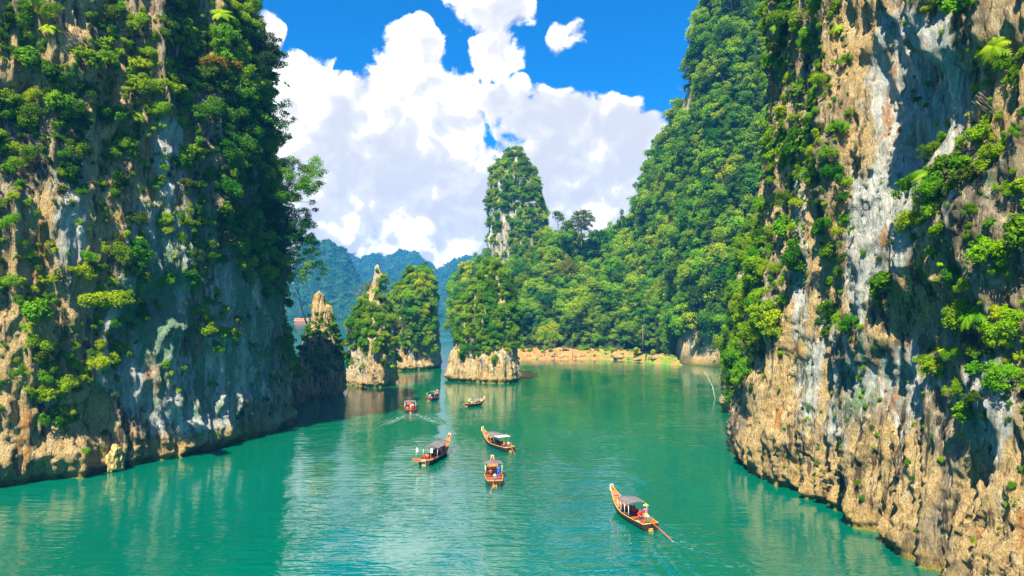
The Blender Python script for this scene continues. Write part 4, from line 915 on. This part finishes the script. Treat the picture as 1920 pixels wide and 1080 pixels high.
def person_mesh(pose):
    """one continuous body grown from a skeleton; facing +Y. origin at seat / feet"""
    if pose == 'sit':
        J = dict(pel=(0, 0, .10, .125), sp=(0, -.02, .30, .115), ch=(0, 0, .47, .125), nk=(0, .015, .61, .052), hd=(0, .04, .72, .085), tp=(0, .04, .82, .07))
        arm = lambda s: [(s * .17, 0, .52, .055), (s * .235, .06, .30, .043), (s * .15, .30, .24, .032), (s * .13, .37, .235, .03)]
        leg = lambda s: [(s * .09, .05, .09, .085), (s * .12, .44, .12, .06), (s * .12, .46, -.28, .042), (s * .12, .60, -.33, .035)]
    else:
        J = dict(pel=(0, 0, .92, .125), sp=(0, 0, 1.10, .11), ch=(0, .02, 1.28, .125), nk=(0, .04, 1.43, .052), hd=(0, .07, 1.54, .085), tp=(0, .07, 1.64, .07))
        arm = lambda s: [(s * .18, .02, 1.34, .055), (s * .25, .10, 1.12, .043), (s * .16, .36, 1.08, .032), (s * .14, .43, 1.08, .03)]
        leg = lambda s: [(s * .10, 0, .84, .085), (s * .12, .05, .47, .06), (s * .12, -.02, .08, .042), (s * .12, .13, .04, .035)]
    V, E, Rd = [], [], []
    def add(p, par=None):
        V.append(p[:3]); Rd.append(p[3]); i = len(V) - 1
        if par is not None: E.append((par, i))
        return i
    a = add(J['pel']); b_ = add(J['sp'], a); c = add(J['ch'], b_); n = add(J['nk'], c); h = add(J['hd'], n); add(J['tp'], h)
    fp = []
    for s in (-1, 1):
        q = c
        for p_ in arm(s): q = add(p_, q)
        hnd = V[q]
        for k in range(4): fp.append([((hnd[0] + s * (.018 * k - .03), hnd[1] + .0, hnd[2]), .011), ((hnd[0] + s * (.020 * k - .032), hnd[1] + .06 - .006 * abs(k - 1.5), hnd[2] - .008), .009), ((hnd[0] + s * (.020 * k - .032), hnd[1] + .085 - .01 * abs(k - 1.5), hnd[2] - .035), .007)])
        fp.append([((hnd[0] - s * .02, hnd[1] - .02, hnd[2]), .012), ((hnd[0] - s * .06, hnd[1] + .03, hnd[2] - .01), .009)])
        q = a
        for p_ in leg(s): q = add(p_, q)
    me = bpy.data.meshes.new('body'); me.from_pydata(V, E, []); o = bpy.data.objects.new('tmp', me); COL.objects.link(o)
    sk = o.modifiers.new('skin', 'SKIN'); 
    if not me.skin_vertices: 
        bpy.context.view_layer.objects.active = o
    sv = me.skin_vertices[0].data if len(me.skin_vertices) else None
    if sv is None:
        bm = bmesh.new(); bm.from_mesh(me); lay = bm.verts.layers.skin.verify(); bm.to_mesh(me); bm.free(); sv = me.skin_vertices[0].data
    for i, r in enumerate(Rd): sv[i].radius = (r, r * (.8 if i in (1, 2) else 1))
    sv[0].use_root = True
    sb = o.modifiers.new('sub', 'SUBSURF'); sb.levels = 1; sb.render_levels = 1
    dg = bpy.context.evaluated_depsgraph_get(); res = bpy.data.meshes.new_from_object(o.evaluated_get(dg)); bpy.data.objects.remove(o)
    FV, FF = tube_mesh(fp, 5)
    bm = bmesh.new(); bm.from_mesh(res); vs = [bm.verts.new(v) for v in FV]
    for f in FF:
        f = list(dict.fromkeys(f))
        try: bm.faces.new([vs[i] for i in f])
        except Exception: pass
    # nose and ears
    hd_ = Vector(J['hd'][:3])
    for off, sc3 in (((0, .085, 0), (.013, .02, .02)), ((-.082, 0, 0), (.012, .02, .03)), ((.082, 0, 0), (.012, .02, .03))):
        g_ = bmesh.ops.create_icosphere(bm, subdivisions=1, radius=1); 
        for v in g_['verts']: v.co = Vector((v.co.x * sc3[0], v.co.y * sc3[1], v.co.z * sc3[2])) + hd_ + Vector(off)
    bm.to_mesh(res); bm.free()
    z0 = J['pel'][2]; nz = J['nk'][2]; hz_ = J['hd'][2]
    for m_ in (M_SKIN, M_RED, M_DENIM, M_HAIR): res.materials.append(m_)
    for f in res.polygons:
        c_ = f.center; f.use_smooth = True
        if c_.z > nz - .015: mi = 3 if (c_.z > hz_ + .045 or c_.y < hd_.y - .03) else 0
        elif pose == 'sit': mi = 0 if (c_.y > .12 and c_.z > .19) else (2 if (c_.z < .17) else 1)
        else: mi = 0 if (c_.y > .17 and c_.z > .9) else (2 if c_.z < z0 + .05 else 1)
        f.material_index = mi
    return res
PM = {'sit': person_mesh('sit'), 'stand': person_mesh('stand')}
def lathe(prof, seg=12):
    V, Fc = [], []
    for i, (z, r) in enumerate(prof):
        for k in range(seg): a = 2 * math.pi * k / seg; V.append((r * math.cos(a), r * math.sin(a), z))
        if i:
            for k in range(seg): Fc.append(((i - 1) * seg + k, (i - 1) * seg + (k + 1) % seg, i * seg + (k + 1) % seg, i * seg + k))
    return V, Fc
HATS = poly_mesh('hat', *lathe([(-.01, .26), (.015, .25), (.03, .12), (.10, .10), (.14, .05), (.145, .001)], 14), None, True)
def person(world, rz, pose, shirt, label, trousers=None, hat=None, group=None):
    o = link('person', PM[pose]); o.location = world; o.rotation_euler = (0, 0, rz)
    for k, m_ in ((1, shirt), (2, trousers or M_DENIM)):
        o.material_slots[k].link = 'OBJECT'; o.material_slots[k].material = m_
    tag(o, label, 'person', group)
    if hat:
        h = link('hat', HATS.copy(), o, hat); h.location = (0, .04, .83) if pose == 'sit' else (0, .07, 1.65)
    return o

def hull_sections(L, W, tip_h):
    """stern at y=-L/2, tip of the prow at y=+L/2"""
    S = []
    n = 26
    for i in range(n):
        t = i / (n - 1); y = -L / 2 + L * t
        wd = W / 2 * (0.80 + 0.20 * math.sin(min(1, t / .4) * math.pi / 2)) * (1 - max(0, (t - .42) / .58) ** 1.9 * .93)
        sh = 0.50 + 0.16 * (1 - t) ** 2 + (tip_h - .5) * max(0, (t - .38) / .62) ** 2.5
        kz = -.18 + (tip_h - .30) * max(0, (t - .62) / .38) ** 2.2
        S.append((y, wd, sh, kz))
    return S
def box(V, Fc, x0, x1, y0, y1, z0, z1):
    k = len(V); V += [(x, y, z) for x in (x0, x1) for y in (y0, y1) for z in (z0, z1)]
    Fc += [tuple(k + i for i in f) for f in [(0, 1, 3, 2), (4, 6, 7, 5), (0, 4, 5, 1), (2, 3, 7, 6), (0, 2, 6, 4), (1, 5, 7, 3)]]
def part_box(name, par, mat, *dims):
    V, Fc = [], []
    for d in dims: box(V, Fc, *d)
    return link(name, poly_mesh(name, V, Fc, mat), par)
def part_tube(name, par, mat, paths, seg=7):
    V, Fc = tube_mesh(paths, seg); return link(name, poly_mesh(name, V, Fc, mat, True), par)
def make_boat(label, stern_px, tip_px, tip_h, W=1.85, canopy=(-.22, .16), tarp=None, pale=False, wood=None, shaft=None, platform=False, flags=False, engine=True, exact_len=None, trim=None):
    st = water_pt(*stern_px); u, v = ray(*tip_px); Dt = (tip_h - 20) / v; tp = np.array([u * Dt, Dt, 0])
    hv = tp - st; L = float(np.linalg.norm(hv)); 
    if exact_len: hv = hv / L * exact_len; L = exact_len; tp = st + hv
    c = (st + tp) / 2; rz = math.atan2(-hv[0], hv[1]); hx, hy = hv[0] / L, hv[1] / L
    b = empty('longtail_boat', c, rz); tag(b, label, 'boat', 'long-tail boats on the lake')
    wood = wood or M_WOOD
    S = hull_sections(L, W, tip_h); V, Fc = [], []; prof = [(1, 1), (.93, .55), (.72, .15), (.38, .02), (0, 0)]
    cols_ = [(a, h) for a, h in prof] + [(-a, h) for a, h in prof[-2::-1]]
    for (y, wd, sh, kz) in S:
        for a, h in cols_: V.append((wd * a, y, kz + (sh - kz) * h))
    nc = len(cols_)
    for i in range(len(S) - 1):
        for k in range(nc - 1): Fc.append((i * nc + k, i * nc + k + 1, (i + 1) * nc + k + 1, (i + 1) * nc + k))
    Fc.append(tuple(range(nc))); Fc.append(tuple((len(S) - 1) * nc + k for k in range(nc - 1, -1, -1)))
    link('hull', poly_mesh('hull', V, Fc, M_HULL, False), b)
    # inner skin
    V, Fc = [], []
    for (y, wd, sh, kz) in S:
        for a, h in cols_: V.append((max(wd - .05, .01) * a, y + .04, kz + .06 + (sh - kz - .065) * h))
    for i in range(len(S) - 1):
        for k in range(nc - 1): Fc.append((i * nc + k, (i + 1) * nc + k, (i + 1) * nc + k + 1, i * nc + k + 1))
    link('inner_planking', poly_mesh('inner_planking', V, Fc, wood, False), b)
    part_tube('gunwale', b, trim or M_RIM, [[((s * (wd + .01), y, sh + .015), .036) for (y, wd, sh, kz) in S] for s in (-1, 1)] + [[((-S[0][1], S[0][0], S[0][2] + .015), .045), ((S[0][1], S[0][0], S[0][2] + .015), .045)]], 6)
    # floor, foredeck planks, thwarts
    V, Fc = [], []
    for i in range(1, 17):
        y, wd, sh, kz = S[i]; z = .14
        V += [(-wd * .8, y, z), (wd * .8, y, z)]
        if i > 1: k = len(V) - 4; Fc.append((k, k + 1, k + 3, k + 2))
    link('floor_boards', poly_mesh('floor_boards', V, Fc, M_DECK), b)
    V, Fc = [], []
    for i in range(15, 25):
        y, wd, sh, kz = S[i]; V += [(-wd * .9, y, sh - .10), (wd * .9, y, sh - .10)]
        if i > 15: k = len(V) - 4; Fc.append((k, k + 1, k + 3, k + 2))
    link('foredeck', poly_mesh('foredeck', V, Fc, wood), b)
    def sec(t): i = min(len(S) - 1, max(0, int(round(t * (len(S) - 1))))); return S[i]
    for t in (.62, .70, .80):
        y, wd, sh, kz = sec(t); part_box('foredeck_batten', b, M_DECK, (-wd * .86, wd * .86, y - .05, y + .05, sh - .095, sh - .05))
    for t in (.26, .36, .46, .55):
        y, wd, sh, kz = sec(t); part_box('bench', b, M_DECK, (-wd * .92, wd * .92, y - .14, y + .14, .36, .40))
    # prow head: pale band with red panel, cloth garlands
    y, wd, sh, kz = S[-1]; y2 = S[-3]
    ph = part_box('prow_head', b, M_WHITE, (-.17, .17, y - .03, y + .10, sh - .42, sh + .22)); part_box('red_panel', ph, M_RED, (-.11, .11, y - .036, y - .031, sh - .30, sh + .14), (-.11, .11, y + .101, y + .108, sh - .30, sh + .14))
    yy_, wd_, sh_, kz_ = S[-4]
    part_tube('prow_garland', b, M_PINK, [[((wd_ * 1.25 * math.cos(a), yy_, sh_ - .10 + .13 * math.sin(a)), .05) for a in np.linspace(0, 2 * math.pi, 9)]], 5)
    # canopy on posts
    y0, y1 = L * canopy[0], L * canopy[1]; zc = 1.72; hw = W * .52
    V, Fc = [], []; ny = 9; nx = 7; th = .03
    for lay in (0, 1):
        for j in range(ny):
            for i in range(nx):
                x = -hw + 2 * hw * i / (nx - 1); q = j / (ny - 1); z = zc + .16 * (1 - (x / hw) ** 2) - .05 * math.sin(q * math.pi * 4) ** 2 * .6 + rnd.uniform(-.008, .008)
                V.append((x, y0 + (y1 - y0) * q, z - lay * th))
    o_ = nx * ny
    for j in range(ny - 1):
        for i in range(nx - 1):
            a = j * nx + i; Fc.append((a, a + 1, a + nx + 1, a + nx)); Fc.append((o_ + a, o_ + a + nx, o_ + a + nx + 1, o_ + a + 1))
    for j in range(ny - 1):
        for i in (0, nx - 1): a = j * nx + i; Fc.append((a, a + nx, o_ + a + nx, o_ + a))
    for i in range(nx - 1):
        for j in (0, ny - 1): a = j * nx + i; Fc.append((a, a + 1, o_ + a + 1, o_ + a))
    can = link('canopy', poly_mesh('canopy', V, Fc, tarp or M_TARP, True), b)
    if pale:
        yr = y0 - L * .16
        V2 = []; F2 = []; box(V2, F2, -hw, hw, yr, y0 - .03, zc + .05, zc + .08); e = link('rear_awning', poly_mesh('rear_awning', V2, F2, M_TARPL), b); e['label'] = 'pale pink rear awning'
    for q in (0.02, .36, .68, .98):
        yq = y0 + (y1 - y0) * q; t = (yq + L / 2) / L; s_c = sec(t)
        for s in (-1, 1):
            part_tube('post', b, M_GREEN if pale else M_WHITE, [[((s * s_c[1] * .97, yq, s_c[2] - .02), .028), ((s * hw * .95, yq, zc), .028)]], 5)
    part_tube('canopy_rail', b, M_METAL, [[((s * hw * .95, y0, zc - .04), .025), ((s * hw * .95, y1, zc - .04), .025)] for s in (-1, 1)], 5)
    # stern gear
    ys = -L / 2
    if engine:
        e = part_box('engine', b, M_ENG, (-.20, .20, ys + .25, ys + .85, .72, 1.0), (-.13, .13, ys + .35, ys + .75, 1.0, 1.14), (-.28, -.20, ys + .35, ys + .7, .76, .95), (.20, .27, ys + .4, ys + .6, .8, .92))
        bv = e.modifiers.new('bevel', 'BEVEL'); bv.width = .025; bv.segments = 2
        part_box('engine_mount', b, M_METAL, (-.06, .06, ys + .3, ys + .6, .14, .70)); V, Fc = lathe([(0, .15), (.12, .16), (.14, .05), (.22, .04)], 12); e2 = link('air_filter', poly_mesh('air_filter', V, Fc, M_CREAM, True), e); e2.location = (0, ys + .55, 1.12)
        part_tube('exhaust', e, M_METAL, [[((.2, ys + .5, .9), .035), ((.36, ys + .5, 1.0), .035), ((.36, ys + .3, 1.15), .035)]], 6)
        if shaft:
            ep = shaft; s_ = part_tube('tail_shaft', b, M_SHAFT, [[((0, ys + .3, .86), .045), ((ep[0] * .5, ys - ep[1] * .5, .50), .04), ((ep[0], ys - ep[1], .02), .035)]], 7)
            part_tube('tiller', b, M_METAL, [[((0, ys + .8, .9), .025), ((.1, ys + 1.7, 1.15), .02)]], 5)
            pb = [[((ep[0], ys - ep[1], .0), .03), ((ep[0] + .14 * math.cos(a), ys - ep[1] - .03, .14 * math.sin(a) - .02), .035)] for a in (0.3, 2.4, 4.5)]; part_tube('propeller', s_, M_METAL, pb, 5)
    part_box('rudder_board', b, M_WOODL, (-.22, .22, ys - .10, ys - .005, .02, .10), (-.20, .20, ys - .09, ys - .005, .18, .24))
    if platform:
        part_box('stern_platform', b, M_WOOD, (-1.6, 1.1, ys - .05, ys + .22, .72, .78)); part_box('stern_platform', b, M_WOOD, (-1.5, .2, ys - .45, ys - .2, .55, .61))
        for k in range(5): part_box('ladder_rung', b, M_CREAM, (-.28, .28, ys - .16, ys - .11, -.05 + .17 * k, .02 + .17 * k))
    if flags:
        for x in (-1.2, .75):
            part_tube('flag_pole', b, M_WHITE, [[((x, ys + .4, .6), .02), ((x, ys + .4, 2.1), .015)]], 5); part_box('flag', b, M_WHITE, (x, x + .26, ys + .39, ys + .41, 1.55, 2.1))
    M = Matrix.Translation(Vector(c)) @ Matrix.Rotation(rz, 4, 'Z')
    def W_(x, yfrac, z): return tuple(M @ Vector((x, yfrac * L, z)))
    return dict(o=b, L=L, rz=rz, W=W_, st=st, h=(hx, hy), part=b)
# near boat, heading away up-left
B = {}
B['near'] = make_boat('nearest long-tail boat at lower right, orange foredeck, red tail shaft trailing towards the viewer', (1220, 996), (1147, 912), 1.9, W=1.9, canopy=(-.20, .10), shaft=(.5, 3.0))
B['cream'] = make_boat('long-tail boat seen from astern with a square grey canopy and a blue clad helmsman', (928, 913), (923, 857), 1.7, W=2.0, canopy=(-.04, .20), shaft=(-.6, 2.6))
B['flag'] = make_boat('large long-tail boat with a long grey canopy, stern platform and small white flags', (795, 873), (843, 815), 2.0, W=2.0, canopy=(-.28, .20), platform=True, flags=True, engine=False)
B['pale'] = make_boat('long-tail boat with dark canopy and pale rear awning, prow pointing away to the left', (957, 848), (905, 803), 1.9, W=1.9, canopy=(-.14, .20), pale=True, shaft=(0, 1.2))
B['wake'] = make_boat('far boat driving away with a foamy wake behind its square stern', (770, 775), (768, 749), 1.7, W=2.1, canopy=(-.20, .20), shaft=(0, 1.0), trim=M_RED)
B['blue'] = make_boat('far dark hulled boat with a blue barrel, next to the white reflection', (804, 752), (820, 733), 1.7, W=1.9, canopy=(-.26, .24), shaft=(0, .8), trim=M_RED)
B['yellow'] = make_boat('far yellow prowed boat side on in front of the broad middle islet', (875, 763), (908, 745), 1.5, W=1.5, canopy=(-.16, .16), wood=M_WOODL, shaft=(-.3, 1.2))
def seat(bk, x, yf, shirt, label, z=.42, pose='sit', turn=0.0, **k):
    b = B[bk]; person(b['W'](x, yf, z), b['rz'] + turn, pose, shirt, label, **k)
seat('near', .25, -.19, M_RED, 'person in a red shirt sitting under the canopy edge of the nearest boat', turn=math.pi)
seat('near', -.35, -.10, M_NAVY, 'person in dark clothes sitting under the canopy of the nearest boat', turn=.4)
seat('near', .35, -.02, M_RED, 'person in dark red sitting deep under the canopy of the nearest boat', trousers=M_NAVY)
seat('near', -.40, .12, M_LBLUE, 'person in light blue sitting ahead of the canopy of the nearest boat')
seat('near', .42, .14, M_WHITE, 'person in white sitting by the foredeck of the nearest boat')
seat('near', .42, -.30, M_PINK, 'boatman in a pink shirt and green hat beside the engine of the nearest boat', z=.14, pose='stand', trousers=M_YEL, hat=M_LIME)
seat('cream', .55, -.12, M_BLUE, 'boatman in bright blue standing at the stern of the boat seen from astern', z=.14, pose='stand', trousers=M_BLUE)
seat('cream', -.35, .00, M_DECK, 'person in brown sitting under the front edge of the square canopy', z=.42)
seat('flag', -.45, -.36, M_RED, 'person in red with blue trousers at the stern of the flagged boat', z=.42, trousers=M_BLUE)
seat('flag', -.25, -.32, M_ORANGE, 'person in an orange vest at the stern of the flagged boat', z=.42)
seat('flag', .45, -.10, M_NAVY, 'person in navy under the long canopy of the flagged boat', turn=-.5)
seat('flag', .45, .06, M_RED, 'person in red leaning at the right side of the flagged boat', turn=-.6)
seat('flag', .35, .18, M_RED, 'person in red beside the foredeck of the flagged boat')
seat('pale', -.40, .18, M_PINK, 'person in pink sitting behind the prow of the boat with the pale awning')
seat('pale', -.40, .06, M_RED, 'person in dark red in the middle of the boat with the pale awning', trousers=M_NAVY)
seat('pale', -.30, -.10, M_NAVY, 'person in navy in the boat with the pale awning')
seat('pale', .1, -.28, M_ORANGE, 'boatman in orange stretched under the pale rear awning', turn=.5)
seat('wake', -.55, -.30, M_ORANGE, 'person in orange at the stern of the far boat with the wake', z=.42)
seat('wake', .1, -.25, M_DECK, 'person in a cream hat in the far boat with the wake', hat=M_CREAM)
seat('wake', .5, -.22, M_RED, 'person in red and a cream hat in the far boat with the wake', hat=M_CREAM)
seat('blue', -.3, -.30, M_YEL, 'person in yellow at the stern of the far dark hulled boat')
seat('blue', .4, .05, M_RED, 'person in red in the middle of the far dark hulled boat')
seat('blue', .4, .22, M_RED, 'person in red near the prow of the far dark hulled boat', trousers=M_NAVY)
seat('yellow', .2, -.26, M_LIME, 'person in yellow green at the stern of the far yellow boat', z=.5)
seat('yellow', 0, -.36, M_CREAM, 'boatman in a pale hat at the stern of the far yellow boat', hat=M_LIME, z=.5)
seat('yellow', 0, -.04, M_PINK, 'person in pink under the small canopy of the far yellow boat')
# loose gear
def gear(name, cat, label, bk, x, yf, z, mat, dims=None, prof=None):
    b = B[bk]
    if prof: V, Fc = lathe(prof, 14)
    else: V, Fc = [], []; box(V, Fc, -dims[0] / 2, dims[0] / 2, -dims[1] / 2, dims[1] / 2, 0, dims[2])
    o = link(name, poly_mesh(name, V, Fc, mat, bool(prof))); o.location = b['W'](x, yf, z); o.rotation_euler = (0, 0, b['rz'])
    if not prof: m_ = o.modifiers.new('bevel', 'BEVEL'); m_.width = .03; m_.segments = 2
    tag(o, label, cat)
can_ = [(0, .001), (0, .14), (.05, .16), (.30, .16), (.36, .13), (.37, .05), (.42, .05), (.42, .001)]
gear('fuel_can', 'can', 'yellow fuel can at the stern of the flagged boat', 'flag', .25, -.46, .15, M_YEL, prof=can_)
gear('fuel_can', 'can', 'orange fuel can at the stern corner of the boat seen from astern', 'cream', -.5, -.43, .15, M_ORANGE, prof=can_)
gear('cooler_box', 'box', 'bright blue box on the stern of the boat with the pale awning', 'pale', -.35, -.40, .15, M_BLUE, (.5, .6, .42))
gear('barrel', 'barrel', 'blue barrel at the stern of the far dark hulled boat', 'blue', .35, -.36, .15, M_BLUE, prof=[(0, .001), (0, .24), (.2, .27), (.5, .27), (.7, .24), (.7, .001)])
gear('storage_box', 'box', 'green box beside the red cloth in the nearest boat', 'near', -.45, -.30, .15, M_GREEN, (.4, .5, .3))
gear('life_vest', 'life vest', 'red folded life vest at the stern of the nearest boat', 'near', -.2, -.37, .2, M_RED, (.5, .4, .3))
gear('float_bag', 'bag', 'red bag hanging at the side of the flagged boat', 'flag', .85, -.02, .42, M_RED, (.35, .6, .35))

WAKES = []
for k, Lw, wd, am in (('wake', 15, .34, .52), ('near', 14, .22, .2), ('flag', 8, .25, .08)):
    b = B[k]; WAKES.append((b['st'][0], b['st'][1], b['h'][0], b['h'][1], Lw, wd, am))
lake()
# stones and driftwood on the bank
for i in range(9):
    ix = int(len(BANKP) * (.08 + .1 * i)) + rnd.randrange(-6, 6); jx = rnd.randrange(10, 24); p = BANKP[ix, jx]; s_ = rnd.uniform(.7, 1.7)
    o = lump('bank_rock', p, s_ * 1.5, s_, s_ * .65, i, ROCK, 3, .5)
    tag(o, 'weathered rock lying on the clay bank, number %s from the islet side' % ('one two three four five six seven eight nine'.split()[i]), 'rock', 'rocks on the clay bank')
for i, (a_, b2_) in enumerate(((.62, .70), (.70, .74), (.22, .27))):
    p = BANKP[int(len(BANKP) * a_), 14]; q = BANKP[int(len(BANKP) * b2_), 18]
    stick('driftwood_log', ('long dark driftwood log lying across the middle of the clay bank', 'short dark driftwood log right of the long one on the clay bank', 'dark fallen branch on the clay bank near the leaning tree')[i], [tuple(p + np.array([0, 0, .4])), tuple((p + q) / 2 + np.array([0, 0, .7])), tuple(q + np.array([0, 0, .4]))], .28, BARK, 'driftwood')
# far floating houses on the lake beyond the gap
pf = water_pt(568, 603); D_ = pf[1]
rh = empty('raft_house', (at(566, 603, 1000)[0], 1000, 0)); tag(rh, 'row of tiny orange-roofed raft houses on the far lake', 'raft house')
part_box('raft', rh, M_WOODL, (-11, 11, -3, 3, -.1, .5)); part_box('wall', rh, M_CREAM, (-10, 10, -2, 2, .5, 1.6)); V, Fc = [(-10.6, -3, 1.6), (10.6, -3, 1.6), (10.6, 3, 1.6), (-10.6, 3, 1.6), (-10.6, 0, 2.9), (10.6, 0, 2.9)], [(0, 1, 5, 4), (2, 3, 4, 5), (0, 4, 3), (1, 2, 5), (0, 3, 2, 1)]
link('roof', poly_mesh('roof', V, Fc, M_ORANGE), rh)
print('script done')
